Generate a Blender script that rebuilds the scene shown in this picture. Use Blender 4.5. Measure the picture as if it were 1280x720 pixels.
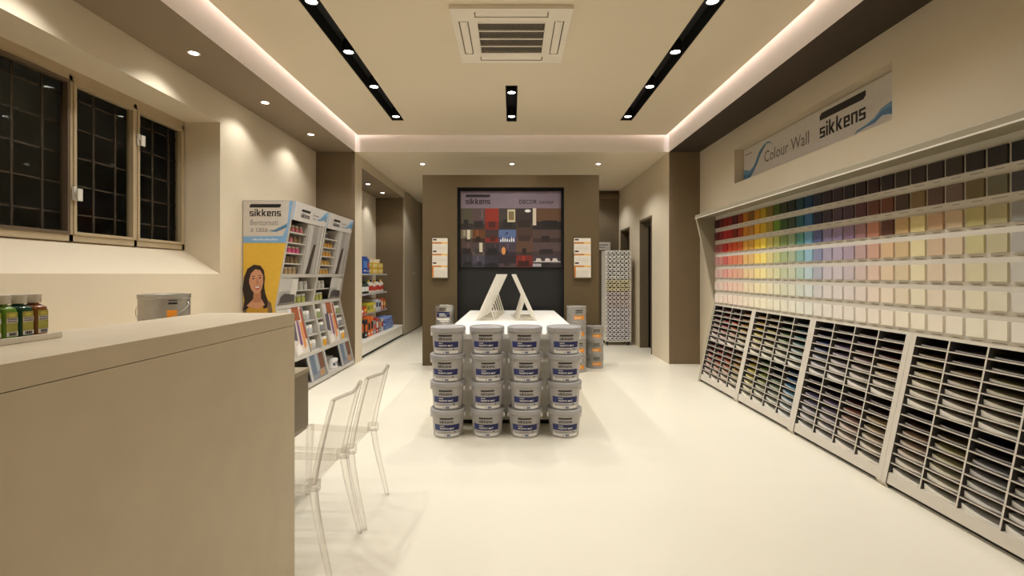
import bpy, math, random
from mathutils import Vector, Matrix
random.seed(7)
C = bpy.context.scene.collection
SC = bpy.context.scene
for o in list(bpy.data.objects):
    bpy.data.objects.remove(o)

# ------------------------------------------------------------------ camera, world, exposure, light levels
EYE = 1.33
cam_d = bpy.data.cameras.new('camera')
cam_d.sensor_width = 36.0
cam_d.lens = 36.0 * 608 / 1280
cam_d.shift_x = 0.0
cam_d.shift_y = -17 / 1280
cam_d.clip_start = 0.05
cam = bpy.data.objects.new('camera', cam_d)
cam.location = (0, 0, EYE)
cam.rotation_euler = (math.pi / 2, 0, 0)
C.objects.link(cam)
SC.camera = cam

world = bpy.data.worlds.new('night_world')
SC.world = world
world.use_nodes = True
bgn = world.node_tree.nodes['Background']
bgn.inputs[0].default_value = (0.010, 0.013, 0.020, 1)
bgn.inputs[1].default_value = 0.35

SC.view_settings.view_transform = 'Standard'
SC.view_settings.look = 'None'
SC.view_settings.exposure = 0.0
SC.view_settings.gamma = 1.0
SC.view_settings.use_curve_mapping = False
cy = SC.cycles
cy.use_denoising = True
try:
    cy.denoiser = 'OPENIMAGEDENOISE'
except Exception:
    pass
cy.max_bounces = 14
cy.diffuse_bounces = 7
cy.glossy_bounces = 5
cy.transmission_bounces = 12
cy.transparent_max_bounces = 32
cy.sample_clamp_indirect = 6.0
cy.blur_glossy = 0.5
cy.caustics_refractive = False
cy.caustics_reflective = False

WARM = (1.0, 0.985, 0.95)
P_TRACK = 70           # recessed track spots
P_WASH = 22            # downlights along the window wall
P_REAR = 76            # downlights of the rear ceiling
P_ALCOVE = 24
COVE = 22.0             # strength of the cove strips
COVE_COL = (1.0, 0.90, 0.91)


# ------------------------------------------------------------------ materials
def lin(c):
    out = []
    for v in c[:3]:
        v = v / 255.0
        out.append(v / 12.92 if v <= 0.04045 else ((v + 0.055) / 1.055) ** 2.4)
    return tuple(out)


MATS = {}


def mat(name, rgb, rough=0.6, metal=0.0, var=0.05, scale=6.0, bump=0.0, spec=0.5, stretch=None):
    """procedural painted surface: base colour with a soft noise variation, optional bump"""
    if name in MATS:
        return MATS[name]
    m = bpy.data.materials.new(name)
    m.use_nodes = True
    nt = m.node_tree
    b = nt.nodes['Principled BSDF']
    b.inputs['Roughness'].default_value = rough
    b.inputs['Metallic'].default_value = metal
    b.inputs['Specular IOR Level'].default_value = spec
    c = lin(rgb)
    tc = nt.nodes.new('ShaderNodeTexCoord')
    nz = nt.nodes.new('ShaderNodeTexNoise')
    nz.inputs['Scale'].default_value = scale
    nz.inputs['Detail'].default_value = 3
    if stretch:
        mp = nt.nodes.new('ShaderNodeMapping')
        mp.inputs['Scale'].default_value = stretch
        nt.links.new(tc.outputs['Object'], mp.inputs['Vector'])
        nt.links.new(mp.outputs['Vector'], nz.inputs['Vector'])
    else:
        nt.links.new(tc.outputs['Object'], nz.inputs['Vector'])
    rp = nt.nodes.new('ShaderNodeValToRGB')
    rp.color_ramp.elements[0].position = 0.3
    rp.color_ramp.elements[1].position = 0.7
    rp.color_ramp.elements[0].color = tuple(x * (1 - var) for x in c) + (1,)
    rp.color_ramp.elements[1].color = tuple(min(1, x * (1 + var)) for x in c) + (1,)
    nt.links.new(nz.outputs['Fac'], rp.inputs['Fac'])
    nt.links.new(rp.outputs['Color'], b.inputs['Base Color'])
    if bump:
        bp = nt.nodes.new('ShaderNodeBump')
        bp.inputs['Strength'].default_value = bump
        bp.inputs['Distance'].default_value = 0.01
        nt.links.new(nz.outputs['Fac'], bp.inputs['Height'])
        nt.links.new(bp.outputs['Normal'], b.inputs['Normal'])
    MATS[name] = m
    return m


def ink(rgb):
    return mat('ink_%d_%d_%d' % tuple(int(v) for v in rgb), rgb, 0.55, var=0.03, scale=20)


def emit(name, rgb, strength):
    if name in MATS:
        return MATS[name]
    m = bpy.data.materials.new(name)
    m.use_nodes = True
    nt = m.node_tree
    nt.nodes.clear()
    e = nt.nodes.new('ShaderNodeEmission')
    e.inputs[0].default_value = tuple(rgb) + (1,)
    e.inputs[1].default_value = strength
    o = nt.nodes.new('ShaderNodeOutputMaterial')
    nt.links.new(e.outputs[0], o.inputs[0])
    MATS[name] = m
    return m


def object_colour(name, rough=0.5):
    """one paint whose colour is the object's own colour"""
    m = bpy.data.materials.new(name)
    m.use_nodes = True
    nt = m.node_tree
    b = nt.nodes['Principled BSDF']
    b.inputs['Roughness'].default_value = rough
    oi = nt.nodes.new('ShaderNodeObjectInfo')
    nz = nt.nodes.new('ShaderNodeTexNoise')
    nz.inputs['Scale'].default_value = 9
    tc = nt.nodes.new('ShaderNodeTexCoord')
    nt.links.new(tc.outputs['Object'], nz.inputs['Vector'])
    mr = nt.nodes.new('ShaderNodeMapRange')
    mr.inputs['To Min'].default_value = 0.94
    mr.inputs['To Max'].default_value = 1.04
    nt.links.new(nz.outputs['Fac'], mr.inputs['Value'])
    mx = nt.nodes.new('ShaderNodeVectorMath')
    mx.operation = 'SCALE'
    nt.links.new(oi.outputs['Color'], mx.inputs[0])
    nt.links.new(mr.outputs['Result'], mx.inputs['Scale'])
    nt.links.new(mx.outputs['Vector'], b.inputs['Base Color'])
    MATS[name] = m
    return m


def clear_plastic(name, tint, glass=0.4):
    m = bpy.data.materials.new(name)
    m.use_nodes = True
    nt = m.node_tree
    nt.nodes.clear()
    t = nt.nodes.new('ShaderNodeBsdfTransparent')
    t.inputs[0].default_value = tuple(tint) + (1,)
    g = nt.nodes.new('ShaderNodeBsdfGlass')
    g.inputs['Color'].default_value = (0.96, 0.96, 0.95, 1)
    g.inputs['Roughness'].default_value = 0.01
    g.inputs['IOR'].default_value = 1.49
    mx = nt.nodes.new('ShaderNodeMixShader')
    mx.inputs[0].default_value = glass
    o = nt.nodes.new('ShaderNodeOutputMaterial')
    nt.links.new(t.outputs[0], mx.inputs[1])
    nt.links.new(g.outputs[0], mx.inputs[2])
    nt.links.new(mx.outputs[0], o.inputs[0])
    MATS[name] = m
    return m


def pane_glass(name, tint, refl=0.08):
    m = bpy.data.materials.new(name)
    m.use_nodes = True
    nt = m.node_tree
    nt.nodes.clear()
    t = nt.nodes.new('ShaderNodeBsdfTransparent')
    t.inputs[0].default_value = tuple(tint) + (1,)
    g = nt.nodes.new('ShaderNodeBsdfGlossy')
    g.inputs['Roughness'].default_value = 0.03
    fr = nt.nodes.new('ShaderNodeFresnel')
    fr.inputs[0].default_value = 1.45
    mx = nt.nodes.new('ShaderNodeMixShader')
    o = nt.nodes.new('ShaderNodeOutputMaterial')
    mu = nt.nodes.new('ShaderNodeMath')
    mu.operation = 'MULTIPLY'
    mu.inputs[1].default_value = refl
    nt.links.new(fr.outputs[0], mu.inputs[0])
    nt.links.new(mu.outputs[0], mx.inputs[0])
    nt.links.new(t.outputs[0], mx.inputs[1])
    nt.links.new(g.outputs[0], mx.inputs[2])
    nt.links.new(mx.outputs[0], o.inputs[0])
    MATS[name] = m
    return m


M_WALL = mat('wall_beige_paint', (212, 199, 175), 0.75, var=0.02, scale=1.5)
M_WALLR = mat('wall_cream_paint', (212, 199, 175), 0.75, var=0.02, scale=1.5)
M_CEIL = mat('ceiling_cream_paint', (220, 207, 183), 0.8, var=0.015, scale=1.2)
M_COVE = mat('cove_white_paint', (228, 220, 212), 0.8, var=0.01)
M_TAUPE = mat('taupe_paint', (114, 97, 72), 0.7, var=0.03, scale=2)
M_TAUPE_D = mat('dark_taupe_paint', (104, 90, 68), 0.7, var=0.03, scale=2)
M_SOFFIT = mat('soffit_taupe_paint', (134, 118, 96), 0.7, var=0.02, scale=2)
M_SOFFIT_SHADED = mat('soffit_taupe_shaded', (60, 48, 36), 0.7, var=0.02, scale=2)  # same taupe as the left soffit, its shade put into the colour
M_FLOOR = mat('floor_cream_resin', (234, 228, 210), 0.32, var=0.025, scale=0.7, spec=0.35)
M_BLACK = mat('matt_black', (22, 20, 19), 0.6, var=0.05)
M_DARK = mat('charcoal', (38, 35, 33), 0.6, var=0.05)
M_WHITE = mat('white_laminate', (234, 230, 220), 0.45, var=0.01)
M_OFFW = mat('offwhite_metal', (216, 210, 198), 0.45, var=0.015)
M_RACK = mat('rack_grey_laminate', (208, 201, 188), 0.5, var=0.015)
M_BOARD = mat('board_grey_laminate', (204, 198, 186), 0.55, var=0.015)
M_PANEL = mat('end_panel_sage_laminate', (140, 132, 110), 0.55, var=0.02)
M_COUNTER = mat('counter_stone_laminate', (196, 182, 156), 0.6, var=0.03, scale=9, bump=0.02)
M_COUNTERT = mat('counter_top_laminate', (222, 210, 188), 0.5, var=0.02, scale=9)
M_DESK = mat('desk_taupe_laminate', (120, 106, 84), 0.5, var=0.03)
M_STEEL = mat('brushed_steel', (196, 194, 190), 0.28, metal=1.0, var=0.06, scale=18)
M_TIN = mat('tinplate', (176, 170, 160), 0.38, metal=0.7, var=0.08, scale=14)
M_PAIL = mat('grey_pail_plastic', (160, 156, 150), 0.35, var=0.04)
M_BUCKET = mat('bucket_grey_plastic', (176, 172, 170), 0.38, var=0.02)
M_LID = mat('lid_grey_plastic', (166, 163, 162), 0.4, var=0.02)
M_FRAME = mat('window_frame_paint', (176, 158, 128), 0.5, var=0.03)
M_GRILLE = mat('rusty_iron_bars', (84, 69, 58), 0.7, var=0.2, scale=16)
M_PAPER = mat('paper_edges', (226, 220, 208), 0.8, var=0.06, scale=60, stretch=(1, 1, 30))
M_TILE = object_colour('swatch_paint', 0.5)
M_ACRYL = clear_plastic('clear_acrylic', (0.955, 0.945, 0.935), 0.30)
M_ACRYL_T = clear_plastic('clear_acrylic_sheet', (0.985, 0.98, 0.975), 0.12)
M_GLASS = pane_glass('window_glass', (0.86, 0.87, 0.85), 0.03)
M_LENS = emit('lamp_lens_glow', (1.0, 0.93, 0.80), 22)
M_LED = emit('cove_led_glow', COVE_COL, COVE)


# ------------------------------------------------------------------ mesh builder
class MB:
    def __init__(self):
        self.v, self.f, self.m = [], [], []

    def add(self, vs, fs, mi=0):
        b = len(self.v)
        self.v += [tuple(p) for p in vs]
        for f in fs:
            self.f.append(tuple(b + i for i in f))
            self.m.append(mi)
        return self

    def box(self, x0, y0, z0, x1, y1, z1, mi=0, faces=None):
        x0, x1 = sorted((x0, x1)); y0, y1 = sorted((y0, y1)); z0, z1 = sorted((z0, z1))
        vs = [(x0, y0, z0), (x1, y0, z0), (x1, y1, z0), (x0, y1, z0), (x0, y0, z1), (x1, y0, z1), (x1, y1, z1), (x0, y1, z1)]
        names = ['z-', 'z+', 'y-', 'x+', 'y+', 'x-']
        fs = [(0, 3, 2, 1), (4, 5, 6, 7), (0, 1, 5, 4), (1, 2, 6, 5), (2, 3, 7, 6), (3, 0, 4, 7)]
        for n, f in zip(names, fs):
            self.add(vs, [f], (faces or {}).get(n, mi))
        return self

    def prism(self, prof, axis, a0, a1, mi=0, mis=None):
        """closed profile extruded along an axis; profile coords are the two other axes in order"""
        n = len(prof)
        def P(p, a):
            return {'x': (a, p[0], p[1]), 'y': (p[0], a, p[1]), 'z': (p[0], p[1], a)}[axis]
        vs = [P(p, a0) for p in prof] + [P(p, a1) for p in prof]
        fs = [tuple(range(n)), tuple(range(2 * n - 1, n - 1, -1))]
        fs += [(i, i + n, (i + 1) % n + n, (i + 1) % n) for i in range(n)]
        self.add(vs, fs, mi)
        for k, v in (mis or {}).items():
            self.m[len(self.m) - len(fs) + k] = v
        return self

    def beam(self, a, b, w, t, up=(0, 0, 1), mi=0, w2=None, t2=None):
        """tapering bar from a to b with section w x t"""
        a, b, up = Vector(a), Vector(b), Vector(up)
        d = (b - a).normalized()
        s = d.cross(up)
        if s.length < 1e-4:
            s = d.cross(Vector((1, 0, 0)))
        s.normalize()
        u = s.cross(d).normalized()
        w2, t2 = w2 or w, t2 or t
        vs = []
        for p, ww, tt in ((a, w, t), (b, w2, t2)):
            for sx, sy in ((-1, -1), (1, -1), (1, 1), (-1, 1)):
                vs.append(p + s * (sx * ww / 2) + u * (sy * tt / 2))
        fs = [(0, 1, 2, 3), (7, 6, 5, 4)] + [(i, i + 4, (i + 1) % 4 + 4, (i + 1) % 4) for i in range(4)]
        return self.add(vs, fs, mi)

    def lathe(self, prof, c=(0, 0, 0), seg=24, mi=0, axis='z', cap=True):
        n = len(prof)
        vs, fs = [], []
        for r, z in prof:
            for k in range(seg):
                a = 2 * math.pi * k / seg
                p = (r * math.cos(a), r * math.sin(a), z)
                if axis == 'y':
                    p = (p[0], p[2], -p[1])
                elif axis == 'x':
                    p = (p[2], p[0], p[1])
                vs.append((c[0] + p[0], c[1] + p[1], c[2] + p[2]))
        for i in range(n - 1):
            for k in range(seg):
                k2 = (k + 1) % seg
                fs.append((i * seg + k, i * seg + k2, (i + 1) * seg + k2, (i + 1) * seg + k))
        if cap:
            if prof[0][0] > 1e-5:
                fs.append(tuple(reversed(range(seg))))
            if prof[-1][0] > 1e-5:
                fs.append(tuple((n - 1) * seg + k for k in range(seg)))
        return self.add(vs, fs, mi)

    def tube(self, pts, r, seg=8, mi=0, r2=None):
        pts = [Vector(p) for p in pts]
        vs, fs = [], []
        n = len(pts)
        prev = None
        for i, p in enumerate(pts):
            d = (pts[min(i + 1, n - 1)] - pts[max(i - 1, 0)]).normalized()
            if prev is None:
                s = d.cross(Vector((0, 0, 1)))
                if s.length < 1e-3:
                    s = d.cross(Vector((0, 1, 0)))
            else:
                s = prev - d * prev.dot(d)
            s.normalize()
            prev = s
            u = d.cross(s)
            rr = r if r2 is None else r + (r2 - r) * i / (n - 1)
            for k in range(seg):
                a = 2 * math.pi * k / seg
                vs.append(p + s * (rr * math.cos(a)) + u * (rr * math.sin(a)))
        for i in range(n - 1):
            for k in range(seg):
                k2 = (k + 1) % seg
                fs.append((i * seg + k, i * seg + k2, (i + 1) * seg + k2, (i + 1) * seg + k))
        fs.append(tuple(reversed(range(seg))))
        fs.append(tuple((n - 1) * seg + k for k in range(seg)))
        return self.add(vs, fs, mi)

    def grid(self, fn, nu, nv, mi=0, thick=None):
        """surface fn(u,v) in 0..1; thick = vector offset for a closed slab"""
        vs = [fn(i / nu, j / nv) for j in range(nv + 1) for i in range(nu + 1)]
        w = nu + 1
        fs = [(j * w + i, j * w + i + 1, (j + 1) * w + i + 1, (j + 1) * w + i) for j in range(nv) for i in range(nu)]
        if thick is None:
            return self.add(vs, fs, mi)
        t = Vector(thick) if not callable(thick) else None
        n = len(vs)
        lo = [Vector(p) + t for p in vs] if t is not None else [thick(i / nu, j / nv) for j in range(nv + 1) for i in range(nu + 1)]
        fs2 = [tuple(n + k for k in reversed(f)) for f in fs]
        rim = [i for i in range(w)] + [j * w + nu for j in range(1, nv + 1)] + [nv * w + i for i in range(nu - 1, -1, -1)] + [j * w for j in range(nv - 1, 0, -1)]
        side = [(rim[k], n + rim[k], n + rim[(k + 1) % len(rim)], rim[(k + 1) % len(rim)]) for k in range(len(rim))]
        return self.add(vs + lo, fs + fs2 + side, mi)

    def build(self, name, mats, parent=None, smooth=False, bevel=0.0, loc=None):
        me = bpy.data.meshes.new(name)
        me.from_pydata(self.v, [], self.f)
        if not isinstance(mats, (list, tuple)):
            mats = [mats]
        for m in mats:
            me.materials.append(m)
        me.polygons.foreach_set('material_index', self.m)
        if smooth:
            me.polygons.foreach_set('use_smooth', [True] * len(me.polygons))
        me.update()
        o = bpy.data.objects.new(name, me)
        C.objects.link(o)
        if parent is not None:
            o.parent = parent
        if loc is not None:
            o.location = loc
        if bevel:
            b = o.modifiers.new('soft_edges', 'BEVEL')
            b.width = bevel
            b.segments = 2
            b.limit_method = 'ANGLE'
            b.angle_limit = math.radians(40)
        if smooth:
            try:
                md = o.modifiers.new('smooth_angle', 'EDGE_SPLIT')
                md.split_angle = math.radians(40)
            except Exception:
                pass
        return o


class Art:
    """flat printing laid on a surface: origin O, reading direction U, up V, outward N"""
    def __init__(self, mb, O, U, V, N, mats):
        self.mb, self.O, self.U, self.V, self.N = mb, Vector(O), Vector(U), Vector(V), Vector(N)
        self.mats = mats
        self.wrap = None

    def mi(self, m):
        if m not in self.mats:
            self.mats.append(m)
        return self.mats.index(m)

    def P(self, u, v, k):
        if self.wrap:
            return self.wrap(u, v, k)
        return self.O + self.U * u + self.V * v + self.N * (k * 0.0008)

    def poly(self, pts, m, k=1):
        self.mb.add([self.P(u, v, k) for u, v in pts], [tuple(range(len(pts)))], self.mi(m))

    def rect(self, u0, v0, u1, v1, m, k=1, n=1):
        for i in range(n):
            a = u0 + (u1 - u0) * i / n
            b = u0 + (u1 - u0) * (i + 1) / n
            self.poly([(a, v0), (b, v0), (b, v1), (a, v1)], m, k)

    def ellipse(self, cu, cv, ru, rv, m, k=1, n=20, rot=0.0):
        ca, sa = math.cos(rot), math.sin(rot)
        pts = []
        for i in range(n):
            a = 2 * math.pi * i / n
            x, y = ru * math.cos(a), rv * math.sin(a)
            pts.append((cu + x * ca - y * sa, cv + x * sa + y * ca))
        self.poly(pts, m, k)

    def logo(self, u, v, w, m, k=1):
        """bar over the lower-case word, drawn in square block letters"""
        s = w / 31.0
        def R(x0, y0, x1, y1, n=1):
            self.rect(u + x0 * s, v + y0 * s, u + x1 * s, v + y1 * s, m, k, n)
        def Q(pts):
            self.poly([(u + x * s, v + y * s) for x, y in pts], m, k)
        x = 0.0
        T = 1.25
        for ch in 'sikkens':
            if ch == 's':
                R(x, 4, x + 4, 5); R(x, 2, x + T, 4); R(x + T, 2, x + 4, 3); R(x + 4 - T, 0, x + 4, 2); R(x, 0, x + 4 - T, 1); x += 4.0
            elif ch == 'i':
                R(x, 0, x + T, 5); R(x, 5.7, x + T, 7); x += T
            elif ch == 'k':
                R(x, 0, x + T, 7)
                Q([(x + T, 2.1), (x + 2.1, 2.1), (x + 4.2, 5), (x + 2.7, 5), (x + T, 3.0)])
                Q([(x + T, 2.9), (x + T, 2.1), (x + 2.75, 0), (x + 4.3, 0), (x + 2.2, 2.9)]); x += 4.3
            elif ch == 'e':
                R(x, 4, x + 4, 5); R(x, 1, x + T, 4); R(x, 0, x + 4, 1); R(x + T, 2, x + 4, 2.9); R(x + 4 - T, 2.9, x + 4, 4); x += 4.0
            elif ch == 'n':
                R(x, 0, x + T, 5); R(x + T, 4, x + 4, 5); R(x + 4 - T, 0, x + 4, 4); x += 4.0
            x += 0.75
        e = x - 0.75
        Q([(0, 8.5), (e * 0.25, 8.5), (e * 0.25, 11.9), (1.4, 11.9), (0, 10.7)])
        R(e * 0.25, 8.5, e * 0.5, 11.9); R(e * 0.5, 8.5, e * 0.75, 11.9)
        Q([(e * 0.75, 8.5), (e - 1.4, 8.5), (e, 9.7), (e, 11.9), (e * 0.75, 11.9)])

    def text(self, s, u, v, size, m, k=1, width=None, bold=0.0):
        vs, fs = text_mesh(s, bold)
        if not vs:
            return
        x0 = min(p[0] for p in vs); x1 = max(p[0] for p in vs)
        sx = size if width is None else width / (x1 - x0)
        b = [self.P(u + (p[0] - x0) * sx, v + p[1] * size, k) for p in vs]
        self.mb.add(b, fs, self.mi(m))


_TXT = {}


def text_mesh(s, bold=0.0):
    if (s, bold) in _TXT:
        return _TXT[(s, bold)]
    cu = bpy.data.curves.new('lettering', 'FONT')
    cu.body = s
    cu.size = 1.0
    cu.offset = bold
    cu.resolution_u = 2
    o = bpy.data.objects.new('lettering', cu)
    C.objects.link(o)
    dg = bpy.context.evaluated_depsgraph_get()
    ev = o.evaluated_get(dg)
    me = ev.to_mesh()
    r = ([tuple(p.co) for p in me.vertices], [tuple(p.vertices) for p in me.polygons])
    ev.to_mesh_clear()
    bpy.data.objects.remove(o)
    bpy.data.curves.remove(cu)
    _TXT[(s, bold)] = r
    return r


# ------------------------------------------------------------------ scene bookkeeping
def tag(o, label, cat, group=None):
    o['label'] = label
    o['category'] = cat
    if group:
        o['group'] = group
    return o


def thing(name, label, cat, loc=(0, 0, 0), group=None, rz=0.0):
    o = bpy.data.objects.new(name, None)
    o.empty_display_size = 0.1
    C.objects.link(o)
    o.location = loc
    o.rotation_euler = (0, 0, rz)
    return tag(o, label, cat, group)


def struct(o):
    o['kind'] = 'structure'
    return o


def kids(o):
    return [c for c in C.objects if c.parent == o]


CHILD = {}


def dup(root, loc, label=None, group=None, rz=None):
    """copy of a thing with copies of its parts and sub-parts"""
    def cp(o, parent):
        c = o.copy()
        C.objects.link(c)
        if parent is not None:
            c.parent = parent
        for ch in CHILD.setdefault(o.name, kids(o)):
            cp(ch, c)
        return c
    r = cp(root, None)
    r.location = loc
    if rz is not None:
        r.rotation_euler = (0, 0, rz)
    if label:
        r['label'] = label
    if group:
        r['group'] = group
    return r


ORD = ('first second third fourth fifth sixth seventh eighth ninth tenth eleventh twelfth thirteenth fourteenth fifteenth sixteenth '
       'seventeenth eighteenth nineteenth twentieth').split()
ORD += ['twenty-' + w for w in ORD[:9]] + ['thirtieth', 'thirty-first', 'thirty-second']


def proj(p):
    return 640 + 608 * p[0] / p[1], 343 - 608 * (p[2] - EYE) / p[1]


def colour_word(c):
    import colorsys
    r, g, b = [v / 255 for v in c]
    h, l, s = colorsys.rgb_to_hls(r, g, b)
    h *= 360
    chroma = max(r, g, b) - min(r, g, b)
    if chroma < 0.05:
        w = 'grey' if l < 0.8 else 'white'
    elif h < 14 or h >= 345:
        w = 'red' if chroma > 0.3 else ('pink' if l > 0.6 else 'brown')
    elif h < 42:
        w = 'orange' if chroma > 0.5 else ('beige' if l > 0.55 else 'brown')
    elif h < 66:
        w = 'yellow' if chroma > 0.3 or l > 0.75 else 'olive'
    elif h < 160:
        w = 'green'
    elif h < 200:
        w = 'teal'
    elif h < 255:
        w = 'blue'
    else:
        w = 'purple'
    if l < 0.18:
        return 'very dark ' + w
    if l < 0.34:
        return 'dark ' + w
    if l > 0.84 and w != 'white':
        return 'very pale ' + w
    if l > 0.68 and w != 'white':
        return 'pale ' + w
    return w


# ------------------------------------------------------------------ room shell
ZC, ZS = 3.384, 3.147          # main ceiling, soffit height
XL, XR, XK = -2.91, 2.79, 2.33
YE, YB, YF = 7.22, 12.6, -1.7  # end of the main ceiling, rear wall, wall behind the camera

struct(MB().box(-3.6, YF, -0.1, 3.6, YB, 0).build('floor', M_FLOOR))


def slab_with_holes(x0, y0, x1, y1, z0, z1, holes):
    xs = sorted({x0, x1} | {h[0] for h in holes} | {h[2] for h in holes})
    ys = sorted({y0, y1} | {h[1] for h in holes} | {h[3] for h in holes})
    mb = MB()
    solid = lambda i, j: 0 <= i < len(xs) - 1 and 0 <= j < len(ys) - 1 and not any(
        h[0] <= (xs[i] + xs[i + 1]) / 2 <= h[2] and h[1] <= (ys[j] + ys[j + 1]) / 2 <= h[3] for h in holes)
    for i in range(len(xs) - 1):
        for j in range(len(ys) - 1):
            if not solid(i, j):
                continue
            a, b, c, d = xs[i], ys[j], xs[i + 1], ys[j + 1]
            mb.add([(a, b, z0), (c, b, z0), (c, d, z0), (a, d, z0)], [(3, 2, 1, 0)])
            mb.add([(a, b, z1), (c, b, z1), (c, d, z1), (a, d, z1)], [(0, 1, 2, 3)])
            for (di, dj, p, q) in ((-1, 0, (a, d), (a, b)), (1, 0, (c, b), (c, d)), (0, -1, (a, b), (c, b)), (0, 1, (c, d), (a, d))):
                if not solid(i + di, j + dj):
                    mb.add([(p[0], p[1], z0), (q[0], q[1], z0), (q[0], q[1], z1), (p[0], p[1], z1)], [(0, 1, 2, 3)])
    return mb


SLOTS = [(-1.60, 0.5, -1.44, 6.50), (1.44, 0.5, 1.60, 6.50), (-0.072, 5.29, 0.062, 6.54)]
struct(slab_with_holes(-2.275, YF, 2.275, 7.165, ZC, ZC + 0.03, SLOTS).build('ceiling', M_CEIL))
struct(MB().box(-3.6, YF, 3.62, 3.6, YB, 3.7).build('ceiling_roof', M_COVE))
struct(MB().box(-3.6, YF, ZS, -XK, YE, 3.62, 0, {'x+': 1}).build('ceiling_soffit_left', [M_SOFFIT, M_COVE]))
struct(MB().box(XK, YF, ZS, 3.3, YE, 3.62, 0, {'x-': 1}).build('ceiling_soffit_right', [M_SOFFIT_SHADED, M_COVE]))
struct(MB().box(-3.6, YE, ZS, 3.6, YB, 3.62, 0, {'y-': 1}).build('ceiling_rear', [M_CEIL, M_COVE]))

# left wall with the window niche
wl = MB()
wl.box(-3.36, YF, 0, XL, YE, 1.335)
wl.box(-3.36, YF, 2.846, XL, YE, ZS)
wl.box(-3.36, YF, 1.335, XL, 1.45, 2.846)
wl.box(-3.36, 4.85, 1.335, XL, YE, 2.846)
wl.prism([(XL, 1.335), (-3.30, 1.335), (-3.30, 1.585)], 'y', 1.45, 4.85)
struct(wl.build('wall_left', M_WALL))
# right wall with the sign niche
wr = MB()
wr.box(XR, YF, 0, 3.0, YE, 2.466)
wr.box(XR, YF, 2.892, 3.0, YE, ZS)
wr.box(XR, YF, 2.466, 3.0, 3.57, 2.892)
wr.box(XR, 6.10, 2.466, 3.0, YE, 2.892)
wr.box(2.925, 3.57, 2.466, 3.0, 6.10, 2.892)
struct(wr.build('wall_right', M_WALLR))
struct(MB().box(-3.6, YF - 0.15, 0, 3.6, YF, 3.62).build('wall_front', M_WALL))
# pillars at the end of the main room
struct(MB().box(-3.36, YE, 0, -XK, 7.55, ZS, 0, {'x+': 1}).build('wall_pier_left', [M_TAUPE, M_WALL]))
struct(MB().box(XK, YE, 0, 3.0, 7.45, ZS, 0, {'x-': 1}).build('wall_pier_right', [M_TAUPE, M_WALL]))
# alcove on the left
struct(MB().box(-3.1, 7.55, 0, -2.94, 10.5, ZS).build('wall_alcove_back', M_WALL))
struct(MB().box(-2.94, 7.55, 2.98, -XK, 10.5, ZS, 0, {'x+': 1}).build('ceiling_alcove', [M_SOFFIT, M_WALL]))
struct(MB().box(-3.1, 10.5, 0, -2.36, YB, ZS).build('wall_rear_left', M_TAUPE))
# side wall with two openings on the right
rw = MB()
for a, b in ((7.45, 8.10), (8.85, 9.64), (10.42, 10.6)):
    rw.box(XK, a, 0, 2.47, b, ZS)
rw.box(XK, 8.10, 2.31, 2.47, 8.85, ZS)
rw.box(XK, 9.64, 2.27, 2.47, 10.42, ZS)
struct(rw.build('wall_rear_right', M_WALL))
sr = MB()
sr.box(3.45, 7.45, 0, 3.55, 10.6, ZS)
sr.box(2.47, 9.22, 0, 3.45, 9.28, ZS)
struct(sr.build('wall_storeroom', M_TAUPE_D))
struct(MB().box(0.6, 10.6, 0, 3.55, 10.75, ZS, 0).build('wall_rear_return', M_TAUPE_D))
struct(MB().box(0.6, 10.52, 2.97, XK, 10.6, 3.06).build('trim_1', M_TAUPE))
struct(MB().box(-3.6, YB, 0, 3.6, YB + 0.15, 3.62).build('wall_back', M_TAUPE_D))
for k, (xo, a, b) in enumerate(((XK, 8.10, 8.85), (XK, 9.64, 10.42))):
    z1 = (2.31, 2.27)[k]
    d = MB().box(xo - 0.008, a - 0.005, 0, 2.475, a + 0.03, z1).box(xo - 0.008, b - 0.03, 0, 2.475, b + 0.005, z1)
    d.box(xo - 0.008, a, z1 - 0.03, 2.475, b, z1 + 0.004)
    struct(d.build('door_%d' % (k + 1), M_TAUPE_D))
# closet doors beyond the alcove
for k, (a, b) in enumerate(((10.52, 11.5), (11.51, 12.5))):
    dr = struct(MB().box(-2.36, a, 0.03, -XK, b, ZS - 0.02).build('door_%d' % (k + 3), mat('closet_door_paint', (176, 163, 140), 0.6, var=0.02), bevel=0.003))
    yy = b - 0.09 if k == 0 else a + 0.09
    MB().lathe([(0.0, 0), (0.028, 0), (0.032, 0.01), (0.028, 0.02), (0.0, 0.022)], (-XK, yy, 1.36), 16, axis='x').build('door_knob', M_STEEL, dr, True)

# central partition with its dark recess
YP = 7.09
pt = MB()
pt.box(-1.306, YP, 0, -0.80, 7.35, 2.78)
pt.box(0.76, YP, 0, 1.27, 7.35, 2.78)
pt.box(-0.80, YP, 2.60, 0.76, 7.35, 2.78)
pt.box(-0.80, 7.19, 0, 0.76, 7.35, 2.60, 1)
for x0, x1 in ((-0.80, -0.796), (0.756, 0.76)):
    pt.box(x0, YP + 0.002, 0, x1, 7.19, 2.60, 1)
pt.box(-0.80, YP + 0.002, 2.596, 0.76, 7.19, 2.60, 1)
struct(pt.build('wall_partition', [mat('partition_taupe_paint', (94, 77, 48), 0.7, var=0.03, scale=2), M_BLACK]))

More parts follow.
